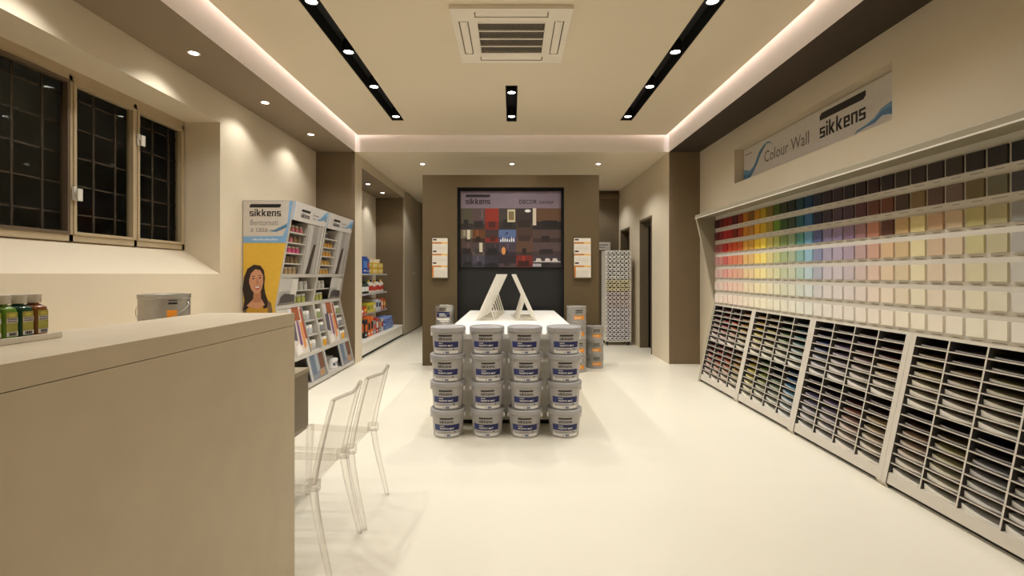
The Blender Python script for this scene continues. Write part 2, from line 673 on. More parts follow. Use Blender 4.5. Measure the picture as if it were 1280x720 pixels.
# window in the niche
win = struct(bpy.data.objects.new('window_1', None))
C.objects.link(win)
fx0, fx1, wz0, wz1 = -3.32, -3.255, 1.575, 2.80
fr = MB()
fr.box(fx0, 1.46, wz0, fx1, 4.845, wz0 + 0.05)
fr.box(fx0, 1.46, wz1 - 0.04, fx1, 4.845, 2.846)
MULL = [1.46, 2.52, 3.575, 4.19, 4.80]
for y in MULL:
    fr.box(fx0, y, wz0, fx1, y + 0.032, wz1)
fr.build('window_frame', M_FRAME, win, bevel=0.004)
for a, b in zip(MULL[:-1], MULL[1:]):
    sa, sb = a + 0.032, b
    s = MB()
    s.box(-3.30, sa, wz0 + 0.05, -3.245, sa + 0.022, wz1 - 0.04).box(-3.30, sb - 0.022, wz0 + 0.05, -3.245, sb, wz1 - 0.04)
    s.box(-3.30, sa + 0.022, wz0 + 0.05, -3.245, sb - 0.022, wz0 + 0.072).box(-3.30, sa + 0.022, wz1 - 0.062, -3.245, sb - 0.022, wz1 - 0.04)
    sash = s.build('window_sash', mat('window_sash_paint', (96, 80, 62), 0.5, var=0.05) if a < 3 else M_FRAME, win)
    MB().box(-3.285, sa + 0.02, wz0 + 0.07, -3.281, sb - 0.02, wz1 - 0.06).build('window_pane', M_GLASS, sash)
for y, z in ((3.60, 1.93), (4.22, 2.50)):
    h = MB().box(-3.245, y - 0.012, z - 0.05, -3.232, y + 0.012, z + 0.05).lathe([(0.0, 0), (0.012, 0), (0.012, 0.02), (0, 0.02)], (-3.232, y, z), 12, axis='x')
    h.box(-3.215, y - 0.01, z - 0.055, -3.203, y + 0.03, z + 0.035)
    h.build('window_handle', M_OFFW, win, bevel=0.003)
gr = MB()
for i in range(5):
    zz = 1.33 + 0.46 + 0.22 * i
    gr.box(-3.352, 1.47, zz - 0.006, -3.345, 4.84, zz + 0.006)
y = 1.55
while y < 4.84:
    gr.box(-3.345, y - 0.008, 1.58, -3.338, y + 0.008, 2.84)
    y += 0.212
gr.build('security_grille', M_GRILLE, win)
sc_ = mat('night_yard_render', (120, 122, 118), 0.9, var=0.2, scale=2)
struct(MB().box(-4.6, -1, 0, -4.5, 6.5, 4.0).build('wall_yard', sc_))


# ------------------------------------------------------------------ lamps
def spot(parent, loc, power, angle, blend=0.55, colour=WARM, rot=(0, 0, 0), radius=0.04):
    l = bpy.data.lights.new('spot_beam', 'SPOT')
    l.energy = power
    l.color = colour
    l.spot_size = math.radians(angle)
    l.spot_blend = blend
    l.shadow_soft_size = radius
    o = bpy.data.objects.new('spot_beam', l)
    C.objects.link(o)
    o.parent = parent
    o.location = loc
    o.rotation_euler = rot
    return o


CH_L = ('long black recessed light channel in ceiling beside the window side cove',
        'long black recessed light channel in ceiling on the colour wall side',
        'short black recessed channel in the ceiling beyond the air conditioner')
for (x0, y0, x1, y1), lab in zip(SLOTS, CH_L):
    t = thing('recessed_channel', lab, 'light channel', ((x0 + x1) / 2, (y0 + y1) / 2, ZC))
    hx, hy = (x1 - x0) / 2, (y1 - y0) / 2
    b = MB()
    b.box(-hx, -hy, 0.004, -hx + 0.004, hy, 0.13).box(hx - 0.004, -hy, 0.004, hx, hy, 0.13)
    b.box(-hx + 0.004, -hy, 0.004, hx - 0.004, -hy + 0.004, 0.13).box(-hx + 0.004, hy - 0.004, 0.004, hx - 0.004, hy, 0.13)
    b.build('side_wall', M_BLACK, t)
    MB().box(-hx, -hy, 0.13, hx, hy, 0.136).build('top_plate', M_BLACK, t)
    MB().box(-0.012, -hy + 0.02, 0.112, 0.012, hy - 0.02, 0.13).build('track_rail', M_DARK, t)


def track_spot(x, y, label, power, tilt):
    t = thing('track_spotlight', label, 'spotlight', (x, y, ZC), 'spotlights in the black ceiling channels')
    hs = MB().lathe([(0.0, 0.10), (0.047, 0.10), (0.052, 0.09), (0.052, -0.006), (0.046, -0.010), (0.043, 0.0), (0.0, 0.0)], seg=24).build('lamp_housing', M_BLACK, t, True)
    MB().lathe([(0.0, -0.004), (0.041, -0.004), (0.041, -0.001), (0.0, -0.001)], seg=24).build('lens', M_LENS, hs, True)
    MB().box(-0.01, -0.01, 0.10, 0.01, 0.01, 0.113).build('mounting_stem', M_DARK, t)
    spot(t, (0, 0, -0.02), power, 136, 1.0, rot=tilt)


TY = [3.65, 4.48, 5.31, 6.31]
for side, sx in (('window side', -1), ('colour wall side', 1)):
    for i, yy in enumerate(TY):
        track_spot(sx * 1.505, yy, f'{ORD[i]} black spotlight from the front in the long channel on the {side}', P_TRACK, (0, -sx * 0.0, 0))
    for i, yy in enumerate((2.8, 1.3)):
        track_spot(sx * 1.505, yy, f'{ORD[i]} black spotlight before the visible ones, long channel on the {side}', P_TRACK, (0, 0, 0))
for i, yy in enumerate((5.48, 6.31)):
    track_spot(-0.005, yy, ('nearer', 'farther')[i] + ' black spotlight in the short ceiling channel', P_TRACK, (0, 0, 0))


def downlight(x, y, z, label, power, angle, group):
    t = thing('downlight', label, 'downlight', (x, y, z), group)
    rg = MB().lathe([(0.034, 0.002), (0.046, 0.002), (0.048, -0.004), (0.044, -0.006), (0.034, -0.003)], seg=24, cap=False).build('trim_ring', M_OFFW, t, True)
    MB().lathe([(0.0, -0.004), (0.034, -0.003), (0.034, 0.001), (0.0, 0.001)], seg=24).build('lens', M_LENS, rg, True)
    spot(t, (0, 0, -0.015), power, angle, 0.5)


for yy, w in ((3.99, 'nearest'), (5.14, 'middle'), (6.31, 'farthest')):
    downlight(-2.61, yy, ZS, f'small round downlight in the soffit over the window wall, {w} of three', P_WASH, 128, 'downlights over the window wall')
for yy in (2.83, 1.67, 0.5):
    downlight(-2.61, yy, ZS, f'small round downlight over the window, {yy:.0f} metres along the soffit', P_WASH, 128, 'downlights over the window wall')
for xx, w in ((-1.47, 'nearest the alcove'), (0.0, 'above the partition centre'), (1.42, 'nearest the doorways')):
    downlight(xx, 8.0, ZS, f'small round downlight in the rear ceiling {w}', P_REAR, 130, 'downlights in the rear ceiling')
downlight(-1.7, 10.3, ZS, 'added unseen downlight behind the partition, closet side', P_REAR * 0.6, 130, 'downlights in the rear ceiling')  # extra lamp added out of sight to light the closet side
downlight(1.6, 10.0, ZS, 'added unseen downlight behind the partition, doorway side', P_REAR * 0.6, 130, 'downlights in the rear ceiling')  # extra lamp added out of sight to light the doorway side
downlight(-2.63, 8.88, 2.98, 'small round downlight in the alcove ceiling, nearer of the pair', P_ALCOVE, 110, 'downlights in the alcove')
downlight(-2.62, 9.84, 2.98, 'small round downlight in the alcove ceiling, farther of the pair', P_ALCOVE, 110, 'downlights in the alcove')

downlight(2.95, 8.2, ZS, 'added unseen downlight in the storeroom behind the nearer doorway', 14, 130, 'added lamps in the storeroom')  # lamp added out of view to brighten the storeroom

# strips along the edges of the main ceiling panel, shining at the cove faces
M_LED_DIM = emit('far_cove_led_glow', COVE_COL, COVE * 0.19)


def strip(axis, e, a0, a1, lab, m=M_LED):
    d = 1 if e > 0 else -1
    prof = [(e + d * 0.002, ZC + 0.19), (e + d * 0.048, ZC + 0.19), (e + d * 0.048, ZC + 0.235), (e + d * 0.002, ZC + 0.235)]
    b = MB()
    b.prism(prof, axis, a0, a1)
    tag(b.build('led_strip', m), lab, 'light strip', 'cove light strips')


strip('y', -2.275, YF + 0.1, 7.15, 'slim light strip hidden in the cove on the window side')
strip('y', 2.275, YF + 0.1, 7.15, 'slim light strip hidden in the cove on the colour wall side')
strip('x', 7.165, -2.2, 2.2, 'slim light strip hidden in the cove at the far end', M_LED_DIM)

# ------------------------------------------------------------------ ceiling air conditioner
ac = thing('air_conditioner', 'square white ceiling cassette air conditioner with slatted grille', 'air conditioner', (-0.005, 4.178, ZC - 0.0015))
p = slab_with_holes(-0.475, -0.475, 0.475, 0.475, -0.03, 0.0, [(-0.27, -0.27, 0.27, 0.27), (-0.29, -0.425, 0.29, -0.345), (-0.29, 0.345, 0.29, 0.425),
                                                             (-0.425, -0.29, -0.345, 0.29), (0.345, -0.29, 0.425, 0.29)])
M_AC = mat('ac_white_plastic', (232, 224, 208), 0.45, var=0.01)
fp = p.build('front_panel', M_AC, ac)
MB().box(-0.43, -0.43, -0.004, 0.43, 0.43, -0.001).build('inner_plate', mat('ac_dark_inside', (84, 76, 66), 0.7), ac)
for a in (0, 1, 2, 3):
    f = MB()
    f.grid(lambda u, v: (-0.28 + 0.56 * u, -0.416 + 0.062 * v, -0.026 - 0.006 * math.sin(math.pi * v)), 1, 6, 0, (0, 0, 0.005))
    fo = f.build('louvre_flap', M_AC, fp, True)
    fo.rotation_euler = (0, 0, a * math.pi / 2)
g = MB()
for i in range(5):
    yy = -0.27 + 0.54 * i / 4
    g.box(-0.27, yy - 0.008, -0.033, 0.27, yy + 0.008, -0.022)
for i in range(37):
    xx = -0.27 + 0.54 * i / 36
    g.box(xx - 0.0035, -0.27, -0.03, xx + 0.0035, 0.27, -0.012, 1)
g.build('intake_grille', [M_AC, mat('ac_grey_fins', (122, 110, 94), 0.6)], ac)

# ------------------------------------------------------------------ reception counter, desk, back counter
ct = thing('reception_counter', 'tall beige reception counter in the foreground', 'counter', (-1.056, 0.2, 0))
MB().box(-0.18, -1.6, 0, 0.18, 1.76, 1.1247).build('body', M_COUNTER, ct, bevel=0.003)
MB().box(-0.18, -1.6, 1.1265, 0.18, 1.76, 1.175).build('top', [M_COUNTER], ct, bevel=0.003)
MB().box(-0.175, -1.59, 1.123, 0.175, 1.755, 1.128).build('joint', mat('counter_joint', (120, 106, 84), 0.7), ct)

dk = thing('desk', 'dark taupe desk behind the counter, in front of the clear chairs', 'desk', (-1.287, 1.97, 0))
MB().box(-0.75, 0.0, 0.715, 0.0, 1.12, 0.74).build('desktop', mat('desk_top_laminate', (150, 138, 112), 0.4, var=0.03), dk, bevel=0.003)
MB().box(-0.03, 0.0, 0.36, -0.005, 1.115, 0.715).build('front_panel', M_DESK, dk)
MB().box(-0.74, 0.02, 0.36, -0.03, 0.045, 0.715).box(-0.74, 1.09, 0.36, -0.03, 1.115, 0.715).build('side_panel', M_DESK, dk)
MB().box(-0.72, 0.06, 0, -0.42, 1.06, 0.715).build('pedestal', M_DESK, dk)

bc = thing('back_counter', 'low back cabinet along the window wall, behind the reception counter', 'cabinet', (-2.53, 3.0, 0))
MB().box(-0.38, -1.5, 0.0, 0.34, 1.5, 0.85).build('body', M_TAUPE, bc)
MB().box(-0.38, -1.52, 0.85, 0.37, 1.52, 0.88).build('worktop', M_COUNTERT, bc)


# ------------------------------------------------------------------ tins and buckets
def tin(name, label, cat, loc, R, H, mt, artfn=None, group=None, lid=True, handle='front', rot=0.0):
    t = thing(name, label, cat, loc, group, rot)
    body = MB()
    body.lathe([(0.0, 0.0), (R * 0.97, 0.0), (R, 0.006), (R, 0.012), (R * 0.975, 0.016), (R * 0.975, H - 0.03), (R, H - 0.026), (R, H - 0.016), (R * 0.985, H - 0.012)], seg=36)
    mats = [mt]
    a = Art(body, (0, 0, 0), (1, 0, 0), (0, 0, 1), (0, -1, 0), mats)
    a.wrap = lambda u, v, k: ((R * 0.976 + k * 0.0008) * math.sin(u / R), -(R * 0.976 + k * 0.0008) * math.cos(u / R), v)
    if artfn:
        artfn(a, R, H)
    bo = body.build('can_body', mats, t, True)
    MB().lathe([(0.0, H - 0.010), (R * 0.86, H - 0.010), (R * 0.88, H - 0.004), (R * 0.93, H - 0.001), (R * 1.0, H), (R * 1.01, H - 0.006), (R * 0.99, H - 0.014)], seg=36).build('can_lid', mt if lid is True else lid, t, True)
    hz = H * 0.80
    for s in (-1, 1):
        MB().lathe([(0.0, 0), (0.013, 0), (0.011, 0.006), (0.0, 0.008)], (s * R * 0.972, 0, hz), 12, axis='x').build('handle_lug', M_STEEL, bo, True)
    pts = []
    for i in range(25):
        q = math.pi * i / 24
        x = -math.cos(q) * (R * 1.03)
        d = math.sin(q)
        if handle == 'front':
            pts.append((x, -d * R * 1.05, hz - d * H * 0.34))
        elif handle == 'back':
            pts.append((x, d * R * 1.05, hz - d * H * 0.34))
        else:
            pts.append((x, -0.3 * d * R, hz + d * R * 0.9))
    MB().tube(pts, 0.0022, 6).build('wire_handle', M_STEEL, t, True)
    return t


NAVY = ink((32, 36, 88)); BLK = ink((24, 20, 22)); WHT = ink((232, 230, 226)); ORG = ink((236, 146, 30)); SIL = ink((170, 166, 162))
GRYI = ink((120, 118, 122)); LBLU = ink((128, 172, 214)); MBLU = ink((74, 140, 184))


# 10 l buckets stacked before the table
def make_bucket(label, loc, group, rot):
    t = thing('paint_bucket', label, 'paint bucket', loc, group, rot)
    H = 0.210
    r0, r1 = 0.119, 0.132
    body = MB()
    body.lathe([(0.0, 0.004), (r0 - 0.012, 0.004), (r0 - 0.008, 0.0), (r0 - 0.002, 0.0), (r0, 0.005), (r1, H - 0.03), (r1 + 0.004, H - 0.028), (r1 + 0.004, H - 0.016), (r1 - 0.002, H - 0.012), (r1 - 0.002, H)], seg=48)
    mats = [M_BUCKET]
    a = Art(body, (0, 0, 0), (1, 0, 0), (0, 0, 1), (0, -1, 0), mats)
    rad = lambda v: r0 + (r1 - r0) * (v - 0.005) / (H - 0.035)
    a.wrap = lambda u, v, k: ((rad(v) + k * 0.0007) * math.sin(u / 0.125), -(rad(v) + k * 0.0007) * math.cos(u / 0.125), v)
    a.logo(-0.056, 0.124, 0.112, BLK, 2)
    a.rect(-0.112, 0.062, 0.112, 0.112, NAVY, 1, 14)
    a.rect(-0.112, 0.062, -0.062, 0.112, ink((52, 60, 116)), 2, 4)
    a.rect(-0.112, 0.058, 0.112, 0.061, WHT, 1, 14)
    for q in range(5):
        a.rect(-0.056 + 0.008 * q, 0.096, -0.0505 + 0.008 * q, 0.103, WHT, 2)
    a.text('REZISTO MAT', -0.056, 0.074, 0.019, WHT, 2, width=0.118, bold=0.02)
    a.rect(-0.115, 0.016, 0.115, 0.036, WHT, 1, 14)
    a.rect(-0.112, 0.016, -0.096, 0.048, WHT, 2, 2)
    a.rect(0.0, 0.018, 0.032, 0.033, ink((120, 126, 160)), 2, 3)
    a.rect(-0.018, 0.021, -0.012, 0.030, BLK, 2)
    a.rect(0.062, 0.046, 0.076, 0.055, BLK, 2)
    a.rect(-0.05, 0.047, 0.03, 0.0485, GRYI, 2, 5)
    a.rect(-0.05, 0.0515, 0.02, 0.053, GRYI, 2, 5)
    bo = body.build('bucket_body', mats, t, True)
    MB().lathe([(0.0, H + 0.012), (r1 - 0.008, H + 0.012), (r1 - 0.004, H + 0.018), (r1 + 0.008, H + 0.018), (r1 + 0.014, H + 0.012), (r1 + 0.0145, H - 0.018), (r1 + 0.010, H - 0.022), (r1 + 0.004, H - 0.016)], seg=48).build('bucket_lid', M_LID, t, True)
    for s in (-1, 1):
        MB().box(s * (r1 - 0.001), -0.014, H - 0.062, s * (r1 + 0.013), 0.014, H - 0.026).build('handle_lug', WHT, bo, bevel=0.004)
    pts = []
    for i in range(25):
        q = math.pi * i / 24
        pts.append((-math.cos(q) * (r1 + 0.012), math.sin(q) * (r1 + 0.014), H - 0.038 - math.sin(q) * 0.09))
    MB().tube(pts, 0.0025, 6).build('wire_handle', WHT, t, True)
    return t


STK = ('leftmost', 'second from left', 'third from left', 'rightmost')
LEV = ('at the bottom of', 'second from floor in', 'third from floor in', 'on top of')
b0 = None
for i, x in enumerate((-0.531, -0.204, 0.112, 0.434)):
    for k in range(4):
        lab = f'grey paint bucket with navy band {LEV[k]} the {STK[i]} front stack'
        loc = (x + random.uniform(-0.006, 0.006), 4.065 + random.uniform(-0.008, 0.008), 0.2240 * k)
        rot = random.uniform(-0.09, 0.09)
        if b0 is None:
            b0 = make_bucket(lab, loc, 'grey buckets stacked before the white table', rot)
        else:
            dup(b0, loc, lab, None, rot)


def art_orange(a, R, H):
    a.rect(-R * 0.55, H * 0.22, R * 0.55, H * 0.46, ORG, 1, 8)
    a.logo(-R * 0.4, H * 0.60, R * 0.8, BLK, 1)
    a.rect(-R * 0.5, H * 0.27, R * 0.1, H * 0.30, WHT, 2, 5)
    a.rect(-R * 0.5, H * 0.34, R * 0.3, H * 0.38, ink((250, 220, 150)), 2, 5)


def art_blue(a, R, H):
    a.rect(-R * 0.75, H * 0.30, R * 0.75, H * 0.62, NAVY, 1, 10)
    a.logo(-R * 0.35, H * 0.68, R * 0.7, BLK, 1)
    a.rect(-R * 0.4, H * 0.36, R * 0.4, H * 0.40, WHT, 2, 6)
    a.rect(-R * 0.4, H * 0.45, R * 0.2, H * 0.52, WHT, 2, 6)
    a.rect(-R * 0.75, H * 0.12, R * 0.75, H * 0.24, WHT, 1, 10)


for k in range(4):
    tin('paint_tin', f'dark metal paint tin with orange label, {("at the bottom of", "second from floor in", "third from floor in", "on top of")[k]} the taller stack beside partition',
        'paint tin', (0.885, 6.70, 0.2235 * k), 0.136, 0.223, M_PAIL, art_orange, 'orange label tins beside the partition', rot=0.2)
for k in range(3):
    tin('paint_tin', f'dark metal paint tin with orange label, {("bottom", "middle", "top")[k]} of the shorter stack of three',
        'paint tin', (1.185, 6.98, 0.1975 * k), 0.124, 0.197, M_PAIL, art_orange, 'orange label tins beside the partition', rot=0.1)
for k in range(4):
    tin('paint_tin', f'shiny steel paint tin with navy label, {("at the bottom of", "second from floor in", "third from floor in", "on top of")[k]} the stack left of table',
        'paint tin', (-0.93, 6.75, 0.2265 * k), 0.135, 0.226, M_STEEL, art_blue, 'steel tins before the partition', rot=-0.1)


def art_side(a, R, H):
    a.rect(R * 0.55, H * 0.50, R * 0.95, H * 0.68, ORG, 1, 5)
    a.rect(R * 0.60, H * 0.80, R * 0.95, H * 0.84, BLK, 1, 4)
    a.rect(R * 0.60, H * 0.87, R * 0.95, H * 0.89, BLK, 1, 4)


tin('paint_tin', 'large steel paint tin with wire handle, standing behind the reception counter', 'paint tin', (-2.335, 3.27, 0.88), 0.150, 0.318, M_TIN, art_side, rot=0.15)

# ------------------------------------------------------------------ bottles on a tray
tr = MB()
tr.box(-1.225, 0.62, 1.176, -1.105, 1.195, 1.184)
tr.box(-1.112, 0.62, 1.184, -1.105, 1.195, 1.189)
tag(tr.build('tray', M_WHITE, bevel=0.002), 'slim white tray on the reception counter, holding small bottles', 'tray')
for i, (col, w) in enumerate((((150, 92, 44), 'brown'), ((22, 74, 52), 'dark green'), ((112, 158, 40), 'lime green'), ((44, 50, 120), 'navy blue'))):
    yy = 1.168 - 0.0365 * i
    t = thing('small_bottle', f'small {w} bottle with white cap on the white tray', 'bottle', (-1.150, yy, 1.1845), 'colourant bottles on the counter tray')
    b = MB()
    prof = [(0.0, 0.0), (0.90, 0.0), (1.0, 0.003), (1.0, 0.062), (0.93, 0.068), (0.55, 0.074), (0.40, 0.076), (0.40, 0.08), (0.0, 0.08)]
    n = 28
    vs, fs = [], []
    for s, z in prof:
        for k in range(n):
            a = 2 * math.pi * k / n
            ca, sa = math.cos(a), math.sin(a)
            x = math.copysign(abs(ca) ** 0.45, ca) * 0.024 * s
            y = math.copysign(abs(sa) ** 0.45, sa) * 0.0165 * s
            vs.append((x, y, z))
    for q in range(len(prof) - 1):
        for k in range(n):
            fs.append((q * n + k, q * n + (k + 1) % n, (q + 1) * n + (k + 1) % n, (q + 1) * n + k))
    b.add(vs, fs)
    mats = [mat('bottle_plastic_' + w.replace(' ', '_'), col, 0.3, var=0.03)]
    b.build('bottle_body', mats, t, True)
    lb = MB(); mats = [ink((168, 166, 74))]
    lb.box(0.0236, -0.0125, 0.006, 0.0246, 0.0125, 0.060)
    a = Art(lb, (0.0246, 0, 0), (0, 1, 0), (0, 0, 1), (1, 0, 0), mats)
    a.rect(-0.0125, 0.036, 0.0125, 0.047, WHT, 1)
    for q in range(6):
        a.rect(-0.0105 + 0.0036 * q, 0.0425, -0.0080 + 0.0036 * q, 0.0458, ink((92, 80, 104)), 2)
        a.rect(-0.0105 + 0.0036 * q, 0.0374, -0.0078 + 0.0036 * q, 0.0406, ink((92, 80, 104)), 2)
    a.ellipse(0, 0.0535, 0.008, 0.0045, ink((206, 196, 90)), 1)
    a.rect(-0.0125, 0.006, 0.0125, 0.016, WHT, 1)
    for j in range(9):
        a.rect(-0.008 + 0.0018 * j, 0.0075, -0.0072 + 0.0018 * j + 0.0004 * (j % 3), 0.0145, BLK, 2)
    lb.build('label_sticker', mats, t)
    MB().lathe([(0.0, 0.078), (0.0150, 0.078), (0.0155, 0.080), (0.0155, 0.096), (0.0145, 0.0985), (0.0, 0.0985)], seg=24).build('cap', mat('cap_white_plastic', (214, 208, 196), 0.45), t, True)


# ------------------------------------------------------------------ clear chairs
def make_chair(label, loc):
    """faces -X; origin on the floor below the seat centre"""
    t = thing('clear_chair', label, 'chair', loc, 'clear chairs at the desk')
    W = 0.20
    # seat: dished slab, front at -X
    def seat(u, v):
        x = -0.22 + 0.40 * u
        y = (v - 0.5) * 2 * (W - 0.012 * u)
        z = 0.435 - 0.035 * math.sin(math.pi * min(1, u * 0.9)) * (1 - (2 * v - 1) ** 2 * 0.7) - 0.02 * u
        if u < 0.12:
            z -= (0.12 - u) ** 2 * 1.6
        return (x, y, z)
    s = MB()
    s.grid(seat, 16, 12, 0, (0, 0, -0.011))
    s.build('seat', M_ACRYL_T, t, True)
    # back panel: thin shell between the two posts
    def back(u, v):
        z = 0.44 + 0.345 * v
        y = (u - 0.5) * 2 * (W - 0.022 + 0.005 * v)
        bow = 0.022 * (1 - (2 * u - 1) ** 2)
        x = 0.195 + 0.085 * v ** 1.2 + bow
        if v > 0.9:
            z -= 0.012 * (1 - abs(2 * u - 1)) ** 2
        return (x, y, z)
    b = MB()
    b.grid(back, 12, 12, 0, (0.006, 0, 0))
    bk = b.build('backrest', M_ACRYL_T, t, True)
    tr_ = MB()
    tr_.tube([Vector(back(i / 12, 1.0)) + Vector((0.003, 0, 0)) for i in range(13)], 0.009, 8)
    tr_.build('top_rail', M_ACRYL, bk, True)
    for sy in (-1, 1):
        pts = []
        for i in range(9):
            v = i / 8
            pts.append((0.198 + 0.085 * v ** 1.2, sy * (W - 0.012 + 0.005 * v), 0.42 + 0.365 * v))
        pm = MB()
        pm.tube(pts, 0.0135, 10, 0, 0.011)
        po = pm.build('back_post', M_ACRYL, t, True)
        MB().box(0.165, sy * (W - 0.012) - 0.018, 0.392, 0.222, sy * (W - 0.012) + 0.018, 0.438).build('corner_block', M_ACRYL, po, bevel=0.004)
        # rear leg sweeps outward
        lg = MB()
        pr = [(0.195, 0.0, 0.40), (0.210, 0.004, 0.30), (0.235, 0.008, 0.18), (0.262, 0.012, 0.06), (0.275, 0.014, 0.0)]
        lg.tube([(a[0], sy * (W - 0.012 + a[1]), a[2]) for a in pr], 0.019, 10, 0, 0.012)
        lg.build('rear_leg', M_ACRYL, t, True)
        lg = MB()
        lg.beam((-0.185, sy * (W - 0.02), 0.42), (-0.205, sy * (W - 0.01), 0.0), 0.036, 0.034, (1, 0, 0.2), 0, 0.024, 0.022)
        lg.build('front_leg', M_ACRYL, t)
        MB().beam((-0.185, sy * (W - 0.014), 0.408), (0.17, sy * (W - 0.014), 0.396), 0.010, 0.034).build('side_rail', M_ACRYL, t)
    return t


ch0 = make_chair('clear acrylic chair at the desk, nearer of the two', (-1.058, 2.300, 0))
dup(ch0, (-1.035, 2.745, 0), 'clear acrylic chair at the desk, farther of the two', None, -0.03)

# ------------------------------------------------------------------ white display table with sample easels
tb = thing('display_table', 'long white display table behind the stacked grey buckets', 'table', (0, 5.65, 0))
MB().box(-0.603, -1.40, 0.762, 0.603, 1.40, 0.808).build('tabletop', M_WHITE, tb, bevel=0.003)
for nm, bx in (('front_panel', (-0.56, -1.36, 0.05, 0.56, -1.33, 0.762)), ('rear_panel', (-0.56, 1.33, 0.05, 0.56, 1.36, 0.762)),
               ('side_panel', (-0.56, -1.33, 0.05, -0.53, 1.33, 0.762)), ('side_panel', (0.53, -1.33, 0.05, 0.56, 1.33, 0.762))):
    MB().box(*bx).build(nm, M_WHITE, tb)
MB().box(-0.50, -1.30, 0.0, 0.50, 1.30, 0.05).build('shadow_plinth', M_DARK, tb)  # charcoal base stands for the shadow at the table's foot


def easel(loc, s, label):
    """sample board leaning towards the aisle centre; s = +1 leans right, -1 leans left"""
    t = thing('sample_easel', label, 'display board', loc, 'sample boards on the white table')
    MB().prism([(0, 0), (s * 0.022, 0), (s * 0.262, 0.52), (s * 0.240, 0.525)][::(1 if s > 0 else -1)], 'y', -0.085, 0.085).build('sample_board', M_WHITE, t, bevel=0.002)
    MB().beam((s * 0.135, 0, 0.265), (s * 0.215, 0, 0.0), 0.020, 0.016, (1, 0, 0)).build('strut', M_WHITE, t)
    MB().box(s * 0.0, -0.008, 0.0, s * 0.225, 0.008, 0.010).build('foot_bar', M_WHITE, t)
    return t


for i in range(6):
    easel((-0.415 + 0.018 * i, 5.56 + 0.215 * i, 0.8085), 1, f'white sample board leaning on its strut, {ORD[i]} in the window side row')
for i in range(4):
    easel((0.285 - 0.010 * i, 5.56 + 0.215 * i, 0.8085), -1, f'white sample board leaning on its strut, {ORD[i]} in the doorway side row')

# ------------------------------------------------------------------ picture panel in the recess
pp = MB(); mats = [ink((122, 108, 120))]
pp.box(-0.758, 7.165, 1.435, 0.723, 7.188, 2.555)
a = Art(pp, (-0.758, 7.165, 1.435), (1, 0, 0), (0, 0, 1), (0, -1, 0), mats)
PW, PH = 1.481, 1.12
hv = PH * 0.775
a.logo(0.075, 0.93, 0.37, BLK, 2)
a.text('DECOR', 0.865, 0.935, 0.085, BLK, 2, width=0.26, bold=0.015)
a.text('center', 1.16, 0.935, 0.085, BLK, 2, width=0.22)
cols = [0.0, 0.176, 0.361, 0.563, 0.818, 1.064, 1.481]
rows = [0.0, 0.176, 0.365, 0.555, hv]
G = [[((108, 98, 76), (60, 52, 44)), ((112, 88, 90), (76, 58, 58)), ((184, 54, 28), (150, 40, 24)), ((84, 74, 68), (60, 50, 48)), ((66, 48, 48), (92, 66, 52)), ((128, 88, 60), (40, 30, 30))],
     [((150, 140, 116), (96, 78, 58)), ((130, 76, 34), (70, 44, 32)), ((84, 58, 56), (160, 46, 30)), ((112, 138, 196), (70, 90, 150)), ((92, 62, 50), (120, 84, 72)), ((104, 80, 72), (74, 52, 48))],
     [((104, 78, 76), (70, 54, 56)), ((98, 80, 80), (120, 104, 100)), ((66, 54, 60), (44, 36, 40)), ((92, 74, 88), (60, 48, 60)), ((120, 84, 60), (80, 58, 48)), ((110, 86, 88), (84, 64, 66))],
     [((60, 54, 62), (40, 36, 44)), ((92, 86, 104), (70, 66, 82)), ((60, 54, 66), (38, 34, 40)), ((56, 42, 48), (100, 80, 84)), ((150, 46, 32), (120, 36, 28)), ((82, 70, 76), (56, 46, 50))]]
rnd = random.Random(3)
